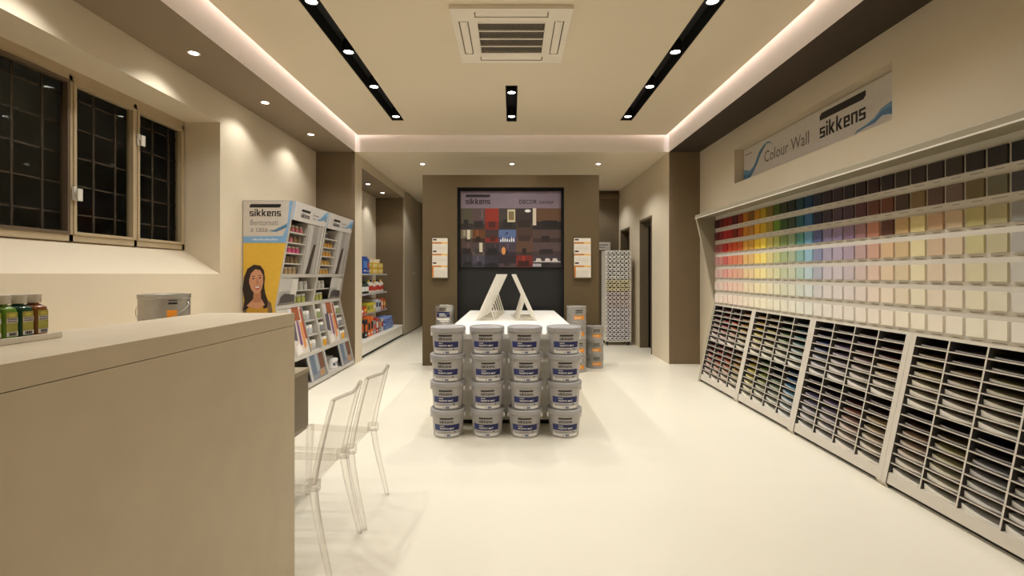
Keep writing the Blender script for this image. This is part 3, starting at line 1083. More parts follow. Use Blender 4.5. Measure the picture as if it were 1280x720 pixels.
for r in range(4):
    for c in range(6):
        u0, u1 = cols[c], cols[c + 1]
        v1, v0 = rows[4 - r], rows[3 - r]
        A, B = G[r][c]
        A = tuple(x * 0.74 for x in A); B = tuple(x * 0.74 for x in B)
        a.rect(u0, v0, u1, v1, ink(A), 1)
        a.rect(u0, v0, u1, v0 + (v1 - v0) * rnd.uniform(0.25, 0.4), ink(B), 2)
        w = u1 - u0; h = v1 - v0
        if (r, c) == (1, 3):
            for j in range(7):
                x = u0 + w * (0.08 + 0.125 * j)
                hh = h * (0.28 + 0.16 * ((j * 3) % 4) / 3)
                a.rect(x, v0 + 0.01, x + w * 0.07, v0 + hh * 0.75, WHT, 3)
                a.rect(x + w * 0.02, v0 + hh * 0.75, x + w * 0.05, v0 + hh, WHT, 3)
            a.poly([(u0 + w * .35, v0 + h * .55), (u0 + w * .5, v0 + h * .65), (u0 + w * .55, v0 + h * .85), (u0 + w * .42, v0 + h * .78)], ink((40, 50, 90)), 3)
            continue
        a.rect(u0 + w * rnd.uniform(.1, .4), v0 + h * .1, u0 + w * rnd.uniform(.5, .9), v0 + h * rnd.uniform(.35, .55), ink([x * 0.6 for x in B]), 3)
        if rnd.random() < 0.55:
            q = rnd.uniform(.1, .7)
            a.rect(u0 + w * q, v0 + h * .5, u0 + w * (q + rnd.uniform(.08, .2)), v0 + h * .95, ink([min(255, x * 1.35) for x in A]), 3)
        if (r, c) in ((0, 3),):
            a.rect(u0 + w * .5, v0 + h * .35, u0 + w * .95, v0 + h * .95, ink((196, 186, 150)), 4)
            a.rect(u0 + w * .57, v0 + h * .45, u0 + w * .88, v0 + h * .85, ink((120, 104, 70)), 5)
        if (r, c) == (0, 4):
            a.ellipse(u0 + w * .7, v0 + h * .88, w * .18, h * .07, WHT, 4)
        if (r, c) == (2, 3):
            a.ellipse(u0 + w * .28, v0 + h * .35, w * .12, h * .3, ink((206, 140, 80)), 4)
        if (r, c) == (3, 5):
            for q in (.1, .42, .68):
                a.poly([(u0 + w * q, v0 + h * .5), (u0 + w * (q + .22), v0 + h * .5), (u0 + w * (q + .16), v0 + h * .75), (u0 + w * (q + .03), v0 + h * .75)], ink((206, 196, 190)), 4)
            a.rect(u0 + w * .02, v0 + h * .42, u0 + w * .98, v0 + h * .5, ink((190, 180, 176)), 4)
            a.rect(u0 + w * .0, v0 + h * .05, u0 + w * .3, v0 + h * .3, ink((170, 164, 170)), 4)
        if (r, c) in ((1, 0), (2, 1)):
            a.rect(u0 + w * .55, v0 + h * .25, u0 + w * .8, v0 + h * .98, ink((206, 196, 172)), 4)
        if (r, c) == (0, 5):
            a.rect(u0, v0 + h * .2, u0 + w * .12, v0 + h, ink((206, 192, 172)), 4)
pp.build('picture_panel', mats)
tag(bpy.data.objects['picture_panel'], 'picture panel of many small room photos in the black partition recess', 'picture panel')

# ------------------------------------------------------------------ leaflet holders on the partition
for side, x0, w in (('window', -1.163, 0.233), ('doorway', 0.895, 0.255)):
    h = thing('leaflet_holder', f'three tier leaflet holder on the {side} side of the partition', 'leaflet holder', (x0 + w / 2, YP, 1.272), 'leaflet holders on the partition')
    MB().box(-w / 2, -0.008, 0.0, w / 2, 0.0, 0.55).build('back_plate', M_STEEL, h)
    for k in range(3):
        z = 0.17 * k
        MB().box(-w / 2, -0.044 + 0.010 * k, z, w / 2, -0.008, z + 0.004).box(-w / 2, -0.044 + 0.010 * k, z, w / 2, -0.042 + 0.010 * k, z + 0.014).build('pocket', M_STEEL, h)
    for k in range(3):
        lm = MB(); mats = [ink((222, 214, 200))]
        zb, zt = 0.17 * k + 0.005, 0.17 * k + 0.245
        ya = -0.0415 + 0.010 * k
        y0 = YP + ya
        lm.box(-w / 2 + 0.006, 0, 0, w / 2 - 0.006, 0.004, zt - zb)
        ar = Art(lm, (-w / 2 + 0.006, 0, 0), (1, 0, 0), (0, 0, 1), (0, -1, 0), mats)
        ww = w - 0.012; hh = zt - zb
        ar.rect(0, hh * 0.66, ww * 0.6, hh * 0.76, ink((186, 120, 40)), 1)
        ar.rect(ww * 0.6, hh * 0.66, ww, hh * 0.76, ink((232, 184, 104)), 1)
        ar.rect(ww * 0.05, hh * 0.86, ww * 0.28, hh * 0.95, BLK, 1)
        for j in range(5):
            ar.rect(ww * 0.1, hh * (0.12 + 0.08 * j), ww * 0.85, hh * (0.14 + 0.08 * j), ink((190, 184, 174)), 1)
        if k == 0:
            ar.rect(0, hh * 0.02, ww * 0.1, hh * 0.66, ink((196, 120, 50)), 2)
        o = lm.build('leaflet', mats, None)
        o.location = (x0 + w / 2, YP + ya - 0.0, 1.272 + zb)
        tag(o, f'white and orange leaflet in the {("bottom", "middle", "top")[k]} pocket, {side} side holder', 'leaflet', 'leaflets on the partition')

# ------------------------------------------------------------------ sign in the right wall niche
sg = MB(); mats = [ink((206, 200, 192))]
sg.box(2.905, 3.58, 2.468, 2.925, 6.095, 2.885)
a = Art(sg, (2.905, 6.095, 2.468), (0, -1, 0), (0, 0, 1), (-1, 0, 0), mats)
THIN = ink((96, 88, 84)); SPL = ink((112, 150, 178)); SPL2 = ink((78, 120, 156))
a.text('Colour Wall', 0.50, 0.145, 0.185, THIN, 2, width=0.84)
a.logo(1.505, 0.142, 0.61, BLK, 2)


def splash(a, pts_top, pts_bot, m1, m2, k=1):
    n = len(pts_top)
    for i in range(n - 1):
        a.poly([pts_bot[i], pts_bot[i + 1], pts_top[i + 1], pts_top[i]], m1, k)
        mid0 = tuple(0.6 * p + 0.4 * q for p, q in zip(pts_top[i], pts_bot[i]))
        mid1 = tuple(0.6 * p + 0.4 * q for p, q in zip(pts_top[i + 1], pts_bot[i + 1]))
        a.poly([pts_bot[i], pts_bot[i + 1], mid1, mid0], m2, k + 1)


splash(a, [(0.0, .17), (.08, .15), (.16, .13), (.25, .17), (.32, .24), (.38, .31), (.46, .35), (.55, .375), (.62, .36), (.68, .31)],
       [(0.0, .01), (.07, .01), (.15, .03), (.25, .10), (.33, .17), (.41, .26), (.48, .315), (.55, .355), (.62, .345), (.685, .305)], SPL, SPL2)
a.rect(0.04, 0.335, 0.20, 0.345, THIN, 1)
splash(a, [(1.95, .03), (2.0, .075), (2.1, .09), (2.2, .12), (2.27, .17), (2.34, .185), (2.42, .20), (2.515, .225)],
       [(1.96, .00), (2.0, .055), (2.1, .07), (2.2, .075), (2.28, .11), (2.34, .10), (2.42, .075), (2.515, .06)], SPL, SPL2)
sg.build('wall_sign', mats)
tag(bpy.data.objects['wall_sign'], 'long white sign reading Colour Wall in the wall niche', 'sign')

# ------------------------------------------------------------------ colour wall: frame, board, tiles
Y_FAR, Y_NEAR = 6.05, 0.55
XB, ZK, ZT = 2.53, 0.965, 2.056
cw = thing('colour_wall_display', 'long grey colour wall board with canopy on the right wall', 'display board', (2.53, 4.0, 0))
def L(o):
    o.location = (-2.53, -4.0, 0)
    return o
bd = MB(); mats = [M_BOARD, ink((104, 98, 92))]
bd.box(XB, Y_NEAR, ZK - 0.005, XB + 0.03, Y_FAR, ZT - 0.01)
PITCH, Y0, TS = 0.1237, 6.046, 0.102
ROWT = [1.33 + 0.6655 - 0.1513 * r for r in range(7)]
NCOL = 30
for c in range(NCOL):
    ya = Y0 - PITCH * c - 0.008
    for r in range(7):
        zb = ROWT[r] - 0.098
        q = 0.022 + 0.018 * ((c * 7 + r * 3) % 5) / 4
        bd.add([(XB - 0.0006, ya - 0.051 + q, zb - 0.0195), (XB - 0.0006, ya - 0.051 - q, zb - 0.0195), (XB - 0.0006, ya - 0.051 - q, zb - 0.0162), (XB - 0.0006, ya - 0.051 + q, zb - 0.0162)], [(0, 1, 2, 3)], 1)
L(bd.build('swatch_board', mats, cw))
cn = MB()
cn.prism([(2.285, 2.024), (2.285, 2.066), (2.79, 2.066), (2.79, 2.05), (2.53, 2.046)], 'y', Y_NEAR, Y_FAR + 0.02)
L(cn.build('canopy', M_PANEL, cw, bevel=0.003))
ce = MB()
ce.prism([(2.280, 2.020), (2.280, 2.028), (2.292, 2.028), (2.292, 2.020)], 'y', Y_NEAR, Y_FAR + 0.02)
L(ce.build('canopy_edge_highlight', M_OFFW, cw))  # off-white strip stands for the highlight on the canopy's lower lip
ep = MB()
ep.prism([(2.29, 2.062), (2.79, 2.062), (2.79, 0.0), (2.325, 0.0), (2.525, 0.975)], 'y', Y_FAR, Y_FAR + 0.03)
L(ep.build('end_panel', M_PANEL, cw, bevel=0.002))
ee = MB()
for p, q in (((2.29, 2.062), (2.525, 0.975)), ((2.525, 0.975), (2.325, 0.0))):
    ee.beam((p[0], Y_FAR + 0.015, p[1]), (q[0], Y_FAR + 0.015, q[1]), 0.031, 0.006, (1, 0, 0))
L(ee.build('end_panel_edging', mat('sage_edge', (178, 170, 148), 0.5), cw))

R3 = [(150, 84, 86), (172, 84, 78), (176, 40, 40), (196, 74, 48), (196, 78, 40), (198, 92, 46), (214, 158, 66), (208, 156, 72), (238, 200, 62), (240, 214, 86),
      (196, 182, 102), (168, 176, 100), (128, 150, 92), (132, 152, 116), (84, 142, 134), (102, 156, 188), (84, 92, 138), (128, 118, 152), (138, 122, 154), (132, 108, 136),
      (154, 114, 116), (176, 120, 98), (84, 44, 32), (184, 154, 106), (208, 192, 138), (182, 150, 118), (186, 164, 134), (172, 162, 108), (164, 154, 116), (140, 138, 134)]
R2 = [(96, 34, 36), (120, 30, 30), (160, 28, 26), (156, 26, 24), (110, 26, 22), (150, 52, 20), (190, 122, 34), (166, 112, 44), (206, 150, 28), (190, 156, 36),
      (150, 130, 54), (92, 124, 36), (46, 74, 34), (48, 62, 44), (28, 84, 90), (44, 92, 134), (28, 30, 54), (52, 38, 48), (68, 50, 64), (62, 42, 54),
      (78, 40, 46), (92, 46, 32), (98, 50, 26), (64, 44, 30), (112, 92, 54), (80, 58, 48), (98, 80, 70), (100, 86, 54), (94, 90, 70), (60, 56, 58)]
R1 = [(58, 22, 24), (92, 24, 26), (120, 24, 24), (122, 26, 24), (70, 22, 20), (120, 42, 20), (168, 106, 28), (118, 78, 28), (178, 126, 24), (168, 138, 28),
      (112, 94, 32), (62, 84, 28), (40, 48, 24), (24, 34, 28), (22, 56, 64), (24, 56, 88), (26, 28, 46), (40, 26, 34), (44, 28, 36), (28, 18, 22),
      (42, 22, 20), (48, 26, 22), (34, 20, 18), (48, 38, 28), (42, 28, 24), (46, 36, 32), (54, 44, 34), (36, 28, 24), (34, 28, 24), (22, 20, 22)]
WH = (244, 238, 224)


def mixc(a, b, t):
    return tuple(x + (y - x) * t for x, y in zip(a, b))


def tile_colour(r, c):
    c = min(c, 29)
    if r < 3:
        return (R1, R2, R3)[r][c]
    base = R3[c] if c != 22 else (190, 146, 98)
    t = (None, None, None, 0.30, 0.58, 0.78, 0.90)[r]
    if c > 22:
        t = (None, None, None, 0.22, 0.48, 0.68, 0.86)[r]
    return mixc(base, WH, t)


tm = MB()
tm.box(-0.013, -0.051, -0.049, 0.0, 0.051, 0.049)
tile0 = tm.build('colour_tile', M_TILE, None, bevel=0.0015)
first = True
for c in range(NCOL):
    for r in range(7):
        o = tile0 if first else tile0.copy()
        if not first:
            C.objects.link(o)
        first = False
        jx = random.uniform(-0.001, 0.001)
        o.location = (XB, Y0 - PITCH * c - 0.008 - 0.051, ROWT[r] - 0.049)
        col = tile_colour(r, c)
        o.color = lin(col) + (1,)
        tag(o, f'{colour_word(col)} paint tile on colour wall, {ORD[r]} row down, {ORD[c]} from far end', 'paint tile', 'paint tiles on the colour wall')

# ------------------------------------------------------------------ sheet racks below the board
def xf(z):                      # sloping front plane
    return 2.33 + (2.53 - 2.33) * z / 0.97


M_INNER = mat('rack_inside_shade', (74, 70, 66), 0.7, var=0.05)  # darker colour stands for the shade deep in the slots
NR, ZB0, ZB1 = 14, 0.095, 0.945
RP = (ZB1 - ZB0) / NR
BW = 1.0
def make_rack(label, y):
    """bay 1 m wide, origin at its far end on the floor; runs towards -Y"""
    t = thing('sheet_rack', label, 'rack', (0, y, 0), 'sheet racks under the colour wall')
    def front(z): return xf(z)
    for a, b in ((-0.001, -0.040), (-0.960, -0.999)):
        MB().prism([(xf(0.0), 0.03), (xf(0.965), 0.965), (2.78, 0.965), (2.78, 0.0), (xf(0) + 0.02, 0.0)], 'y', a, b, 0, {(1 if a > -0.5 else 0): 1}).build('side_panel', [M_RACK, M_INNER], t)
    MB().box(2.765, -0.96, 0.03, 2.78, -0.04, 0.95).build('back_panel', M_DARK, t)
    MB().prism([(xf(ZB1), ZB1), (xf(0.965), 0.965), (2.78, 0.965), (2.78, ZB1)], 'y', -0.04, -0.96).build('top_rail', M_RACK, t)
    MB().prism([(xf(0.03), 0.03), (xf(ZB0), ZB0), (2.78, ZB0), (2.78, 0.03)], 'y', -0.04, -0.96).build('base_rail', M_RACK, t)
    MB().box(2.37, -0.96, 0.0, 2.76, -0.04, 0.03).build('toe_kick', M_BLACK, t)
    for i in range(1, 4):
        yy = -0.04 - 0.92 * i / 4
        MB().prism([(xf(ZB0), ZB0), (xf(ZB1), ZB1), (2.765, ZB1), (2.765, ZB0)], 'y', yy + 0.005, yy - 0.005, 1, {2: 0}).build('divider', [M_RACK, M_INNER], t)
    for k in range(1, NR):
        z = ZB0 + RP * k
        MB().prism([(xf(z) + 0.001, z - 0.004), (xf(z) + 0.001, z + 0.004), (2.765, z + 0.004), (2.765, z - 0.004)], 'y', -0.04, -0.96, 1, {2: 0}).build('shelf', [M_RACK, M_INNER], t)
    return t


BAYN = ('farthest', 'second farthest', 'third farthest', 'nearest')
rk0 = make_rack(f'grey slotted rack of colour sheets under the colour wall, {BAYN[0]} of four', 6.075)
for i in range(1, 4):
    dup(rk0, (0, 6.075 - BW * i, 0), f'grey slotted rack of colour sheets under the colour wall, {BAYN[i]} of four')

def tinted_edges():
    m = bpy.data.materials.new('sheet_edges')
    m.use_nodes = True
    nt = m.node_tree
    b = nt.nodes['Principled BSDF']
    b.inputs['Roughness'].default_value = 0.8
    oi = nt.nodes.new('ShaderNodeObjectInfo')
    mx = nt.nodes.new('ShaderNodeMixRGB')
    nz = nt.nodes.new('ShaderNodeTexNoise')
    mp = nt.nodes.new('ShaderNodeMapping')
    tc = nt.nodes.new('ShaderNodeTexCoord')
    mp.inputs['Scale'].default_value = (2, 2, 400)
    nt.links.new(tc.outputs['Object'], mp.inputs['Vector'])
    nt.links.new(mp.outputs['Vector'], nz.inputs['Vector'])
    mr = nt.nodes.new('ShaderNodeMapRange')
    mr.inputs['To Min'].default_value = 0.45
    mr.inputs['To Max'].default_value = 0.85
    nt.links.new(nz.outputs['Fac'], mr.inputs['Value'])
    nt.links.new(mr.outputs['Result'], mx.inputs[0])
    nt.links.new(oi.outputs['Color'], mx.inputs[1])
    mx.inputs[2].default_value = (0.70, 0.67, 0.61, 1)
    nt.links.new(mx.outputs[0], b.inputs['Base Color'])
    return m


def sheet_mesh(lift):
    """a stack of loose sheets: flat at the near side, curling up at the far side, front edge bowed out"""
    m = MB()
    W2 = 0.104
    def top(u, v):
        y = -W2 + 2 * W2 * u
        z = 0.005 + (lift * u ** 2.0 + lift * 0.10) * (1 - 0.35 * v)
        x = 0.205 * v - (0.014 * math.sin(math.pi * u) if v == 0 else 0)
        return (x, y, z)
    nu, nv = 8, 3
    w = nu + 1
    vs = [top(i / nu, j / nv) for j in range(nv + 1) for i in range(nu + 1)]
    lo = [(x, y, 0.0) for x, y, z in vs]
    n = len(vs)
    fs = [(j * w + i, (j + 1) * w + i, (j + 1) * w + i + 1, j * w + i + 1) for j in range(nv) for i in range(nu)]
    m.add(vs, fs, 0)
    allv = vs + lo
    m.add(allv, [tuple(n + k for k in reversed(f)) for f in fs], 1)
    rim = [i for i in range(w)] + [j * w + nu for j in range(1, nv + 1)] + [nv * w + i for i in range(nu - 1, -1, -1)] + [j * w for j in range(nv - 1, 0, -1)]
    m.add(allv, [(rim[k], rim[(k + 1) % len(rim)], n + rim[(k + 1) % len(rim)], n + rim[k]) for k in range(len(rim))], 1)
    return m


M_EDGE = tinted_edges()
protos = [sheet_mesh(l).build('colour_sheets', [M_TILE, M_EDGE], None) for l in (0.003, 0.006, 0.010, 0.015, 0.020, 0.025, 0.029)]
used = [False] * 7
for bay in range(4):
    for j in range(4):
        ym = 6.075 - BW * bay - 0.04 - 0.92 * (j + 0.5) / 4
        for k in range(NR):
            z = ZB1 - RP * (k + 1) + 0.0045
            if k == NR - 1:
                z = ZB0 + 0.0005
            fx = xf(z) + 0.032 - 0.0022 * (k % 7)
            if proj((fx, ym + 0.1, z))[0] > 1279 or proj((fx, ym + 0.1, z))[1] > 719:
                continue
            c = min(bay * 8 + 2 * j + (0 if k < 7 else 1), 29)
            col = tile_colour(k % 7, c)
            q = max(0, min(6, k % 7 + random.choice((-1, 0, 0, 0, 1))))
            o = protos[q] if not used[q] else protos[q].copy()
            if used[q]:
                C.objects.link(o)
            used[q] = True
            o.location = (fx, ym, z)
            o.color = lin(col) + (1,)
            tag(o, f'{colour_word(col)} sample sheets, {BAYN[bay]} rack, {ORD[j]} column from far end, {ORD[k]} slot down', 'sample sheets', 'colour sheets in the slotted racks')

# ------------------------------------------------------------------ display units by the window wall
def ux(z):                      # front plane of the units
    if z >= 0.97:
        return -2.55 + 0.20 * (z - 0.97) / (2.13 - 0.97)
    return -2.33 - 0.22 * z / 0.97


SHELF_A = [1.345, 1.455, 1.570, 1.685, 1.800]
WIN_D = ('nearer', 'farther')
UNITS = []
M_UNIT = mat('unit_grey_laminate', (186, 180, 170), 0.5, var=0.015)
for n in range(2):
    yb = 5.25 + 0.985 * n
    t = thing('display_unit', f'tall kinked grey shop display unit by the window wall, {WIN_D[n]} of two', 'display unit', (-2.91, yb, 0), 'display units by the window wall')
    UNITS.append(t)
    def LL(o):
        o.location = (2.91, -yb, 0)
        return o
    prof = [(-2.905, 0.0), (-2.905, 2.13), (-2.35, 2.13), (-2.55, 0.97), (-2.33, 0.0)]
    for k, (a0, a1) in enumerate(((yb + 0.001, yb + 0.022), (yb + 0.962, yb + 0.984))):
        sp = MB(); sp.prism(prof, 'y', a0, a1); mats = [M_UNIT]
        if n == 0 and k == 0:
            a = Art(sp, (0, a0, 0), (1, 0, 0), (0, 0, 1), (0, -1, 0), mats)
            POSTW = ink((206, 198, 188)); YEL = ink((224, 180, 62))
            a.poly([(-2.90, 1.72), (ux(1.72) - 0.012, 1.72), (ux(2.12) - 0.012, 2.12), (-2.90, 2.12)], POSTW, 1)
            a.poly([(-2.90, 0.01), (ux(0.01) - 0.012, 0.01), (ux(0.97) - 0.012, 0.97), (ux(1.67) - 0.012, 1.67), (-2.90, 1.67)], YEL, 1)
            a.poly([(-2.90, 1.67), (ux(1.67) - 0.012, 1.67), (ux(1.745) - 0.012, 1.745), (-2.90, 1.74)], LBLU, 2)
            a.poly([(ux(1.74) - 0.06, 1.74), (ux(1.74) - 0.012, 1.74), (ux(2.12) - 0.012, 2.12), (ux(2.12) - 0.05, 2.12), (ux(1.95) - 0.035, 1.95), (ux(1.85) - 0.028, 1.85)], LBLU, 2)
            a.logo(-2.832, 1.957, 0.345, BLK, 2)
            a.text('Bentornati', -2.822, 1.862, 0.085, GRYI, 2, width=0.295)
            a.text('a casa', -2.822, 1.790, 0.085, GRYI, 2, width=0.185)
            splash(a, [(-2.62, 1.805), (-2.56, 1.815), (-2.50, 1.845), (-2.45, 1.87), (-2.425, 1.885)], [(-2.62, 1.80), (-2.55, 1.79), (-2.49, 1.812), (-2.44, 1.835), (-2.43, 1.84)], SPL, SPL2, 3)
            for q in range(13):
                a.rect(-2.80 + 0.0215 * q, 1.698, -2.786 + 0.0215 * q, 1.712 + 0.006 * (q % 3 == 1), ink((214, 226, 238)), 3)
            # the printed portrait
            HAIR = ink((44, 28, 22)); SKIN = ink((206, 150, 116)); SKIN2 = ink((182, 124, 92)); SHIRT = ink((196, 148, 46)); SHAW = ink((120, 96, 70)); LIP = ink((176, 70, 66))
            cx, cz = -2.765, 1.275
            a.poly([(-2.90, 0.60), (-2.58, 0.60), (-2.585, 0.93), (-2.60, 1.02), (-2.66, 1.075), (-2.72, 1.09), (-2.83, 1.05), (-2.885, 1.0), (-2.90, 0.95)], SHAW, 2)
            a.poly([(-2.86, 0.60), (-2.63, 0.60), (-2.635, 0.98), (-2.68, 1.06), (-2.74, 0.99), (-2.81, 1.03), (-2.865, 0.98)], SHIRT, 3)
            a.poly([(cx - 0.138, 0.94), (cx - 0.122, 1.05), (cx - 0.142, 1.17), (cx - 0.125, 1.30), (cx - 0.09, 1.39), (cx - 0.02, 1.435), (cx + 0.05, 1.425), (cx + 0.088, 1.375), (cx + 0.100, 1.29), (cx + 0.092, 1.20), (cx + 0.105, 1.12), (cx + 0.13, 1.05), (cx + 0.125, 0.97), (cx + 0.085, 0.96), (cx + 0.05, 1.10), (cx - 0.06, 1.0), (cx - 0.10, 0.95)], HAIR, 4)
            a.poly([(cx - 0.03, 1.03), (cx + 0.06, 1.03), (cx + 0.055, 1.17), (cx - 0.02, 1.17)], SKIN2, 5.5)
            a.poly([(cx - 0.10, 0.99), (cx + 0.02, 0.955), (cx + 0.10, 1.0), (cx + 0.065, 1.06), (cx - 0.03, 1.06)], SKIN, 5)
            a.poly([(cx - 0.072, 1.30), (cx - 0.06, 1.36), (cx - 0.01, 1.388), (cx + 0.05, 1.375), (cx + 0.080, 1.32), (cx + 0.082, 1.24), (cx + 0.062, 1.165), (cx + 0.028, 1.125), (cx - 0.008, 1.125), (cx - 0.045, 1.165), (cx - 0.068, 1.23)], SKIN, 6)
            a.ellipse(cx - 0.023, 1.285, 0.014, 0.007, BLK, 7); a.ellipse(cx + 0.047, 1.292, 0.013, 0.007, BLK, 7)
            a.rect(cx - 0.042, 1.307, cx - 0.005, 1.314, HAIR, 7); a.rect(cx + 0.030, 1.314, cx + 0.064, 1.320, HAIR, 7)
            a.poly([(cx + 0.010, 1.285), (cx + 0.022, 1.285), (cx + 0.032, 1.226), (cx + 0.006, 1.222)], SKIN2, 7)
            a.poly([(cx - 0.022, 1.197), (cx + 0.056, 1.208), (cx + 0.040, 1.172), (cx + 0.010, 1.165)], LIP, 7)
            a.poly([(cx - 0.012, 1.194), (cx + 0.046, 1.202), (cx + 0.036, 1.184), (cx + 0.006, 1.180)], WHT, 8)
            a.poly([(cx - 0.09, 1.39), (cx - 0.02, 1.42), (cx + 0.0, 1.39), (cx - 0.05, 1.34), (cx - 0.078, 1.24), (cx - 0.10, 1.27)], HAIR, 7)
        LL(sp.build('side_panel', mats, t))
    ya, yz = yb + 0.022, yb + 0.962
    LL(MB().box(-2.905, ya, 0.02, -2.89, yz, 2.12).build('back_panel', M_DARK, t))
    # header sign
    hd = MB(); mats = [ink((200, 194, 186))]
    hd.prism([(ux(1.93), 1.93), (ux(2.13), 2.13), (-2.89, 2.13), (-2.89, 2.11), (ux(2.11) - 0.02, 2.11), (ux(1.93) - 0.02, 1.93)], 'y', ya, yz)
    sl = 0.20 / 1.16
    nn = Vector((1, 0, -sl)).normalized(); vv = Vector((sl, 0, 1)).normalized()
    a = Art(hd, (ux(1.93), ya, 1.93), (0, 1, 0), vv, nn, mats)
    a.logo(0.20, 0.045, 0.24, BLK, 2)
    a.text('Bentornati', 0.52, 0.095, 0.04, GRYI, 2, width=0.17)
    a.text('a casa', 0.52, 0.055, 0.04, GRYI, 2, width=0.10)
    splash(a, [(0.66, 0.07), (0.74, 0.09), (0.80, 0.13), (0.86, 0.17), (0.94, 0.195)], [(0.67, 0.06), (0.75, 0.06), (0.81, 0.075), (0.87, 0.08), (0.94, 0.06)], LBLU, SPL, 2)
    a.rect(0.0, 0.0, 0.02, 0.2, LBLU, 1)
    LL(hd.build('header_sign', mats, t))
    for z0, z1 in ((1.295, 1.335), (0.945, 0.985), (0.355, 0.395), (0.02, 0.06)):
        LL(MB().prism([(ux(z0), z0), (ux(z1), z1), (-2.89, z1), (-2.89, z0)], 'y', ya, yz).build('cross_rail', M_UNIT, t))
    for z in SHELF_A[1:]:
        LL(MB().box(-2.89, ya, z - 0.012, ux(z) - 0.012, ya + 0.46, z).build('shelf', M_UNIT, t))
    dv = MB(); dv.prism([(ux(1.335) - 0.005, 1.335), (ux(1.93) - 0.005, 1.93), (-2.89, 1.93), (-2.89, 1.335)], 'y', ya + 0.46, ya + 0.472)
    LL(dv.build('divider', M_UNIT, t))
    # middle section: shelves in the far half of unit 1, near half of unit 2
    s0 = ya + 0.46 if n == 0 else ya
    LL(MB().box(-2.89, s0, 1.13, ux(1.13) - 0.012, s0 + 0.47, 1.142).build('shelf', M_UNIT, t))
    # lower section: narrow shelf column at the far side, and one at the near side of unit 2
    for q in ((ya + 0.62, yz),) if n == 0 else ((ya, ya + 0.24), (ya + 0.66, yz)):
        for z in (0.57, 0.745):
            LL(MB().box(-2.89, q[0], z, ux(z) - 0.012, q[1], z + 0.012).build('shelf', M_UNIT, t))
        for e in q:
            if ya + 0.05 < e < yz - 0.05:
                LL(MB().prism([(ux(0.395) - 0.004, 0.395), (ux(0.945) - 0.004, 0.945), (-2.89, 0.945), (-2.89, 0.395)], 'y', e - 0.006, e + 0.006).build('divider', M_UNIT, t))
    LL(MB().box(-2.89, ya, 0.2, -2.47, ya + 0.45, 0.212).build('shelf', M_UNIT, t))


def lean_panel(name, label, cat, n, y0, y1, z0, z1, base, shapes, off=0.006):
    """printed panel standing in the sloping front of unit n; shapes in 0..1 panel coords"""
    P0 = Vector((ux(z0 + 0.001) - off, 5.25 + 0.985 * n + y0, z0))
    P1 = Vector((ux(z1 - 0.001) - off, 5.25 + 0.985 * n + y0, z1))
    V = (P1 - P0); h = V.length; V.normalize()
    N = Vector((V.z, 0, -V.x))
    w = y1 - y0
    m = MB(); mats = [ink(base)]
    U = Vector((0, 1, 0))
    c = [P0, P0 + U * w, P0 + U * w + V * h, P0 + V * h]
    m.add(c + [p - N * 0.008 for p in c], [(0, 1, 2, 3), (7, 6, 5, 4), (0, 4, 5, 1), (1, 5, 6, 2), (2, 6, 7, 3), (3, 7, 4, 0)])
    a = Art(m, P0, U, V, N, mats)
    for k, (col, pts) in enumerate(shapes):
        a.poly([(x * w, y * h) for x, y in pts], ink(col), 1 + k * 0.6)
    o = m.build(name, mats)
    return tag(o, label, cat, 'printed panels in the display units')


def rc(x0, y0, x1, y1):
    return [(x0, y0), (x1, y0), (x1, y1), (x0, y1)]


for n in range(2):
    d = WIN_D[n]
    lean_panel('stripe_panel', f'grey striped decor panel in the upper far half of the {d} display unit', 'decor panel', n, 0.50, 0.955, 1.337, 1.928, (150, 144, 138),
               [((184, 178, 172), rc(0.05, 0, .3, 1)), ((172, 166, 160), rc(.62, 0, .8, 1)), ((62, 50, 42), [(.22, 0), (.48, 0), (.62, .62), (.46, .60)]), ((196, 190, 184), rc(.86, 0, .97, 1))])
    x0, x1 = ((0.03, 0.46), (0.52, 0.955))[n]
    lean_panel('interior_print', f'print of a grey sofa corner in the middle of the {d} display unit', 'print', n, x0, x1, 0.988, 1.293, (160, 156, 150),
               [((188, 184, 178), rc(.0, .5, .6, 1)), ((206, 202, 194), rc(.62, .3, .98, .95)), ((74, 68, 66), [(.05, .0), (.95, .0), (.9, .35), (.3, .42), (.12, .32)]), ((120, 112, 104), rc(.0, .0, 1, .08))])
    x0, x1 = ((0.24, 0.60), (0.275, 0.655))[n]
    lean_panel('fabric_print', f'collage print of orange and purple fabrics in the {d} display unit', 'print', n, x0, x1, 0.398, 0.942, (206, 196, 184),
               [((150, 84, 52), rc(.3, .72, .8, 1)), ((86, 82, 92), [(.0, .35), (.3, .3), (.38, .7), (.1, .95)]), ((126, 84, 120), [(.42, .2), (.6, .2), (.62, .7), (.48, .72)]), ((210, 140, 84), [(.66, .1), (.84, .15), (.86, .7), (.68, .66)]), ((228, 222, 214), [(.1, .02), (.5, .05), (.4, .25), (.12, .2)]), ((170, 70, 40), rc(.88, .3, .98, .96)), ((206, 204, 206), [(.05, .75), (.2, .72), (.28, .95), (.08, .98)])])
    x0, x1 = ((0.46, 0.95), (0.50, 0.95))[n]
    lean_panel('room_print', f'print of a blue grey room in the bottom of the {d} display unit', 'print', n, x0, x1, 0.062, 0.353, (124, 128, 134),
               [((96, 110, 124), rc(.18, .2, .42, 1)), ((150, 156, 160), rc(.45, .3, .62, 1)), ((110, 72, 52), rc(.66, .35, .95, 1)), ((168, 132, 96), [(.55, .05), (.9, .08), (.86, .34), (.6, .3)]), ((186, 180, 172), rc(.02, 0, .12, 1))])
lean_panel('fabric_print', 'tall striped fabric print in the near side of the nearer display unit', 'print', 0, 0.03, 0.23, 0.398, 0.942, (190, 182, 170),
           [((120, 90, 70), rc(.1, .1, .4, .9)), ((206, 200, 190), rc(.5, .2, .9, .7))])


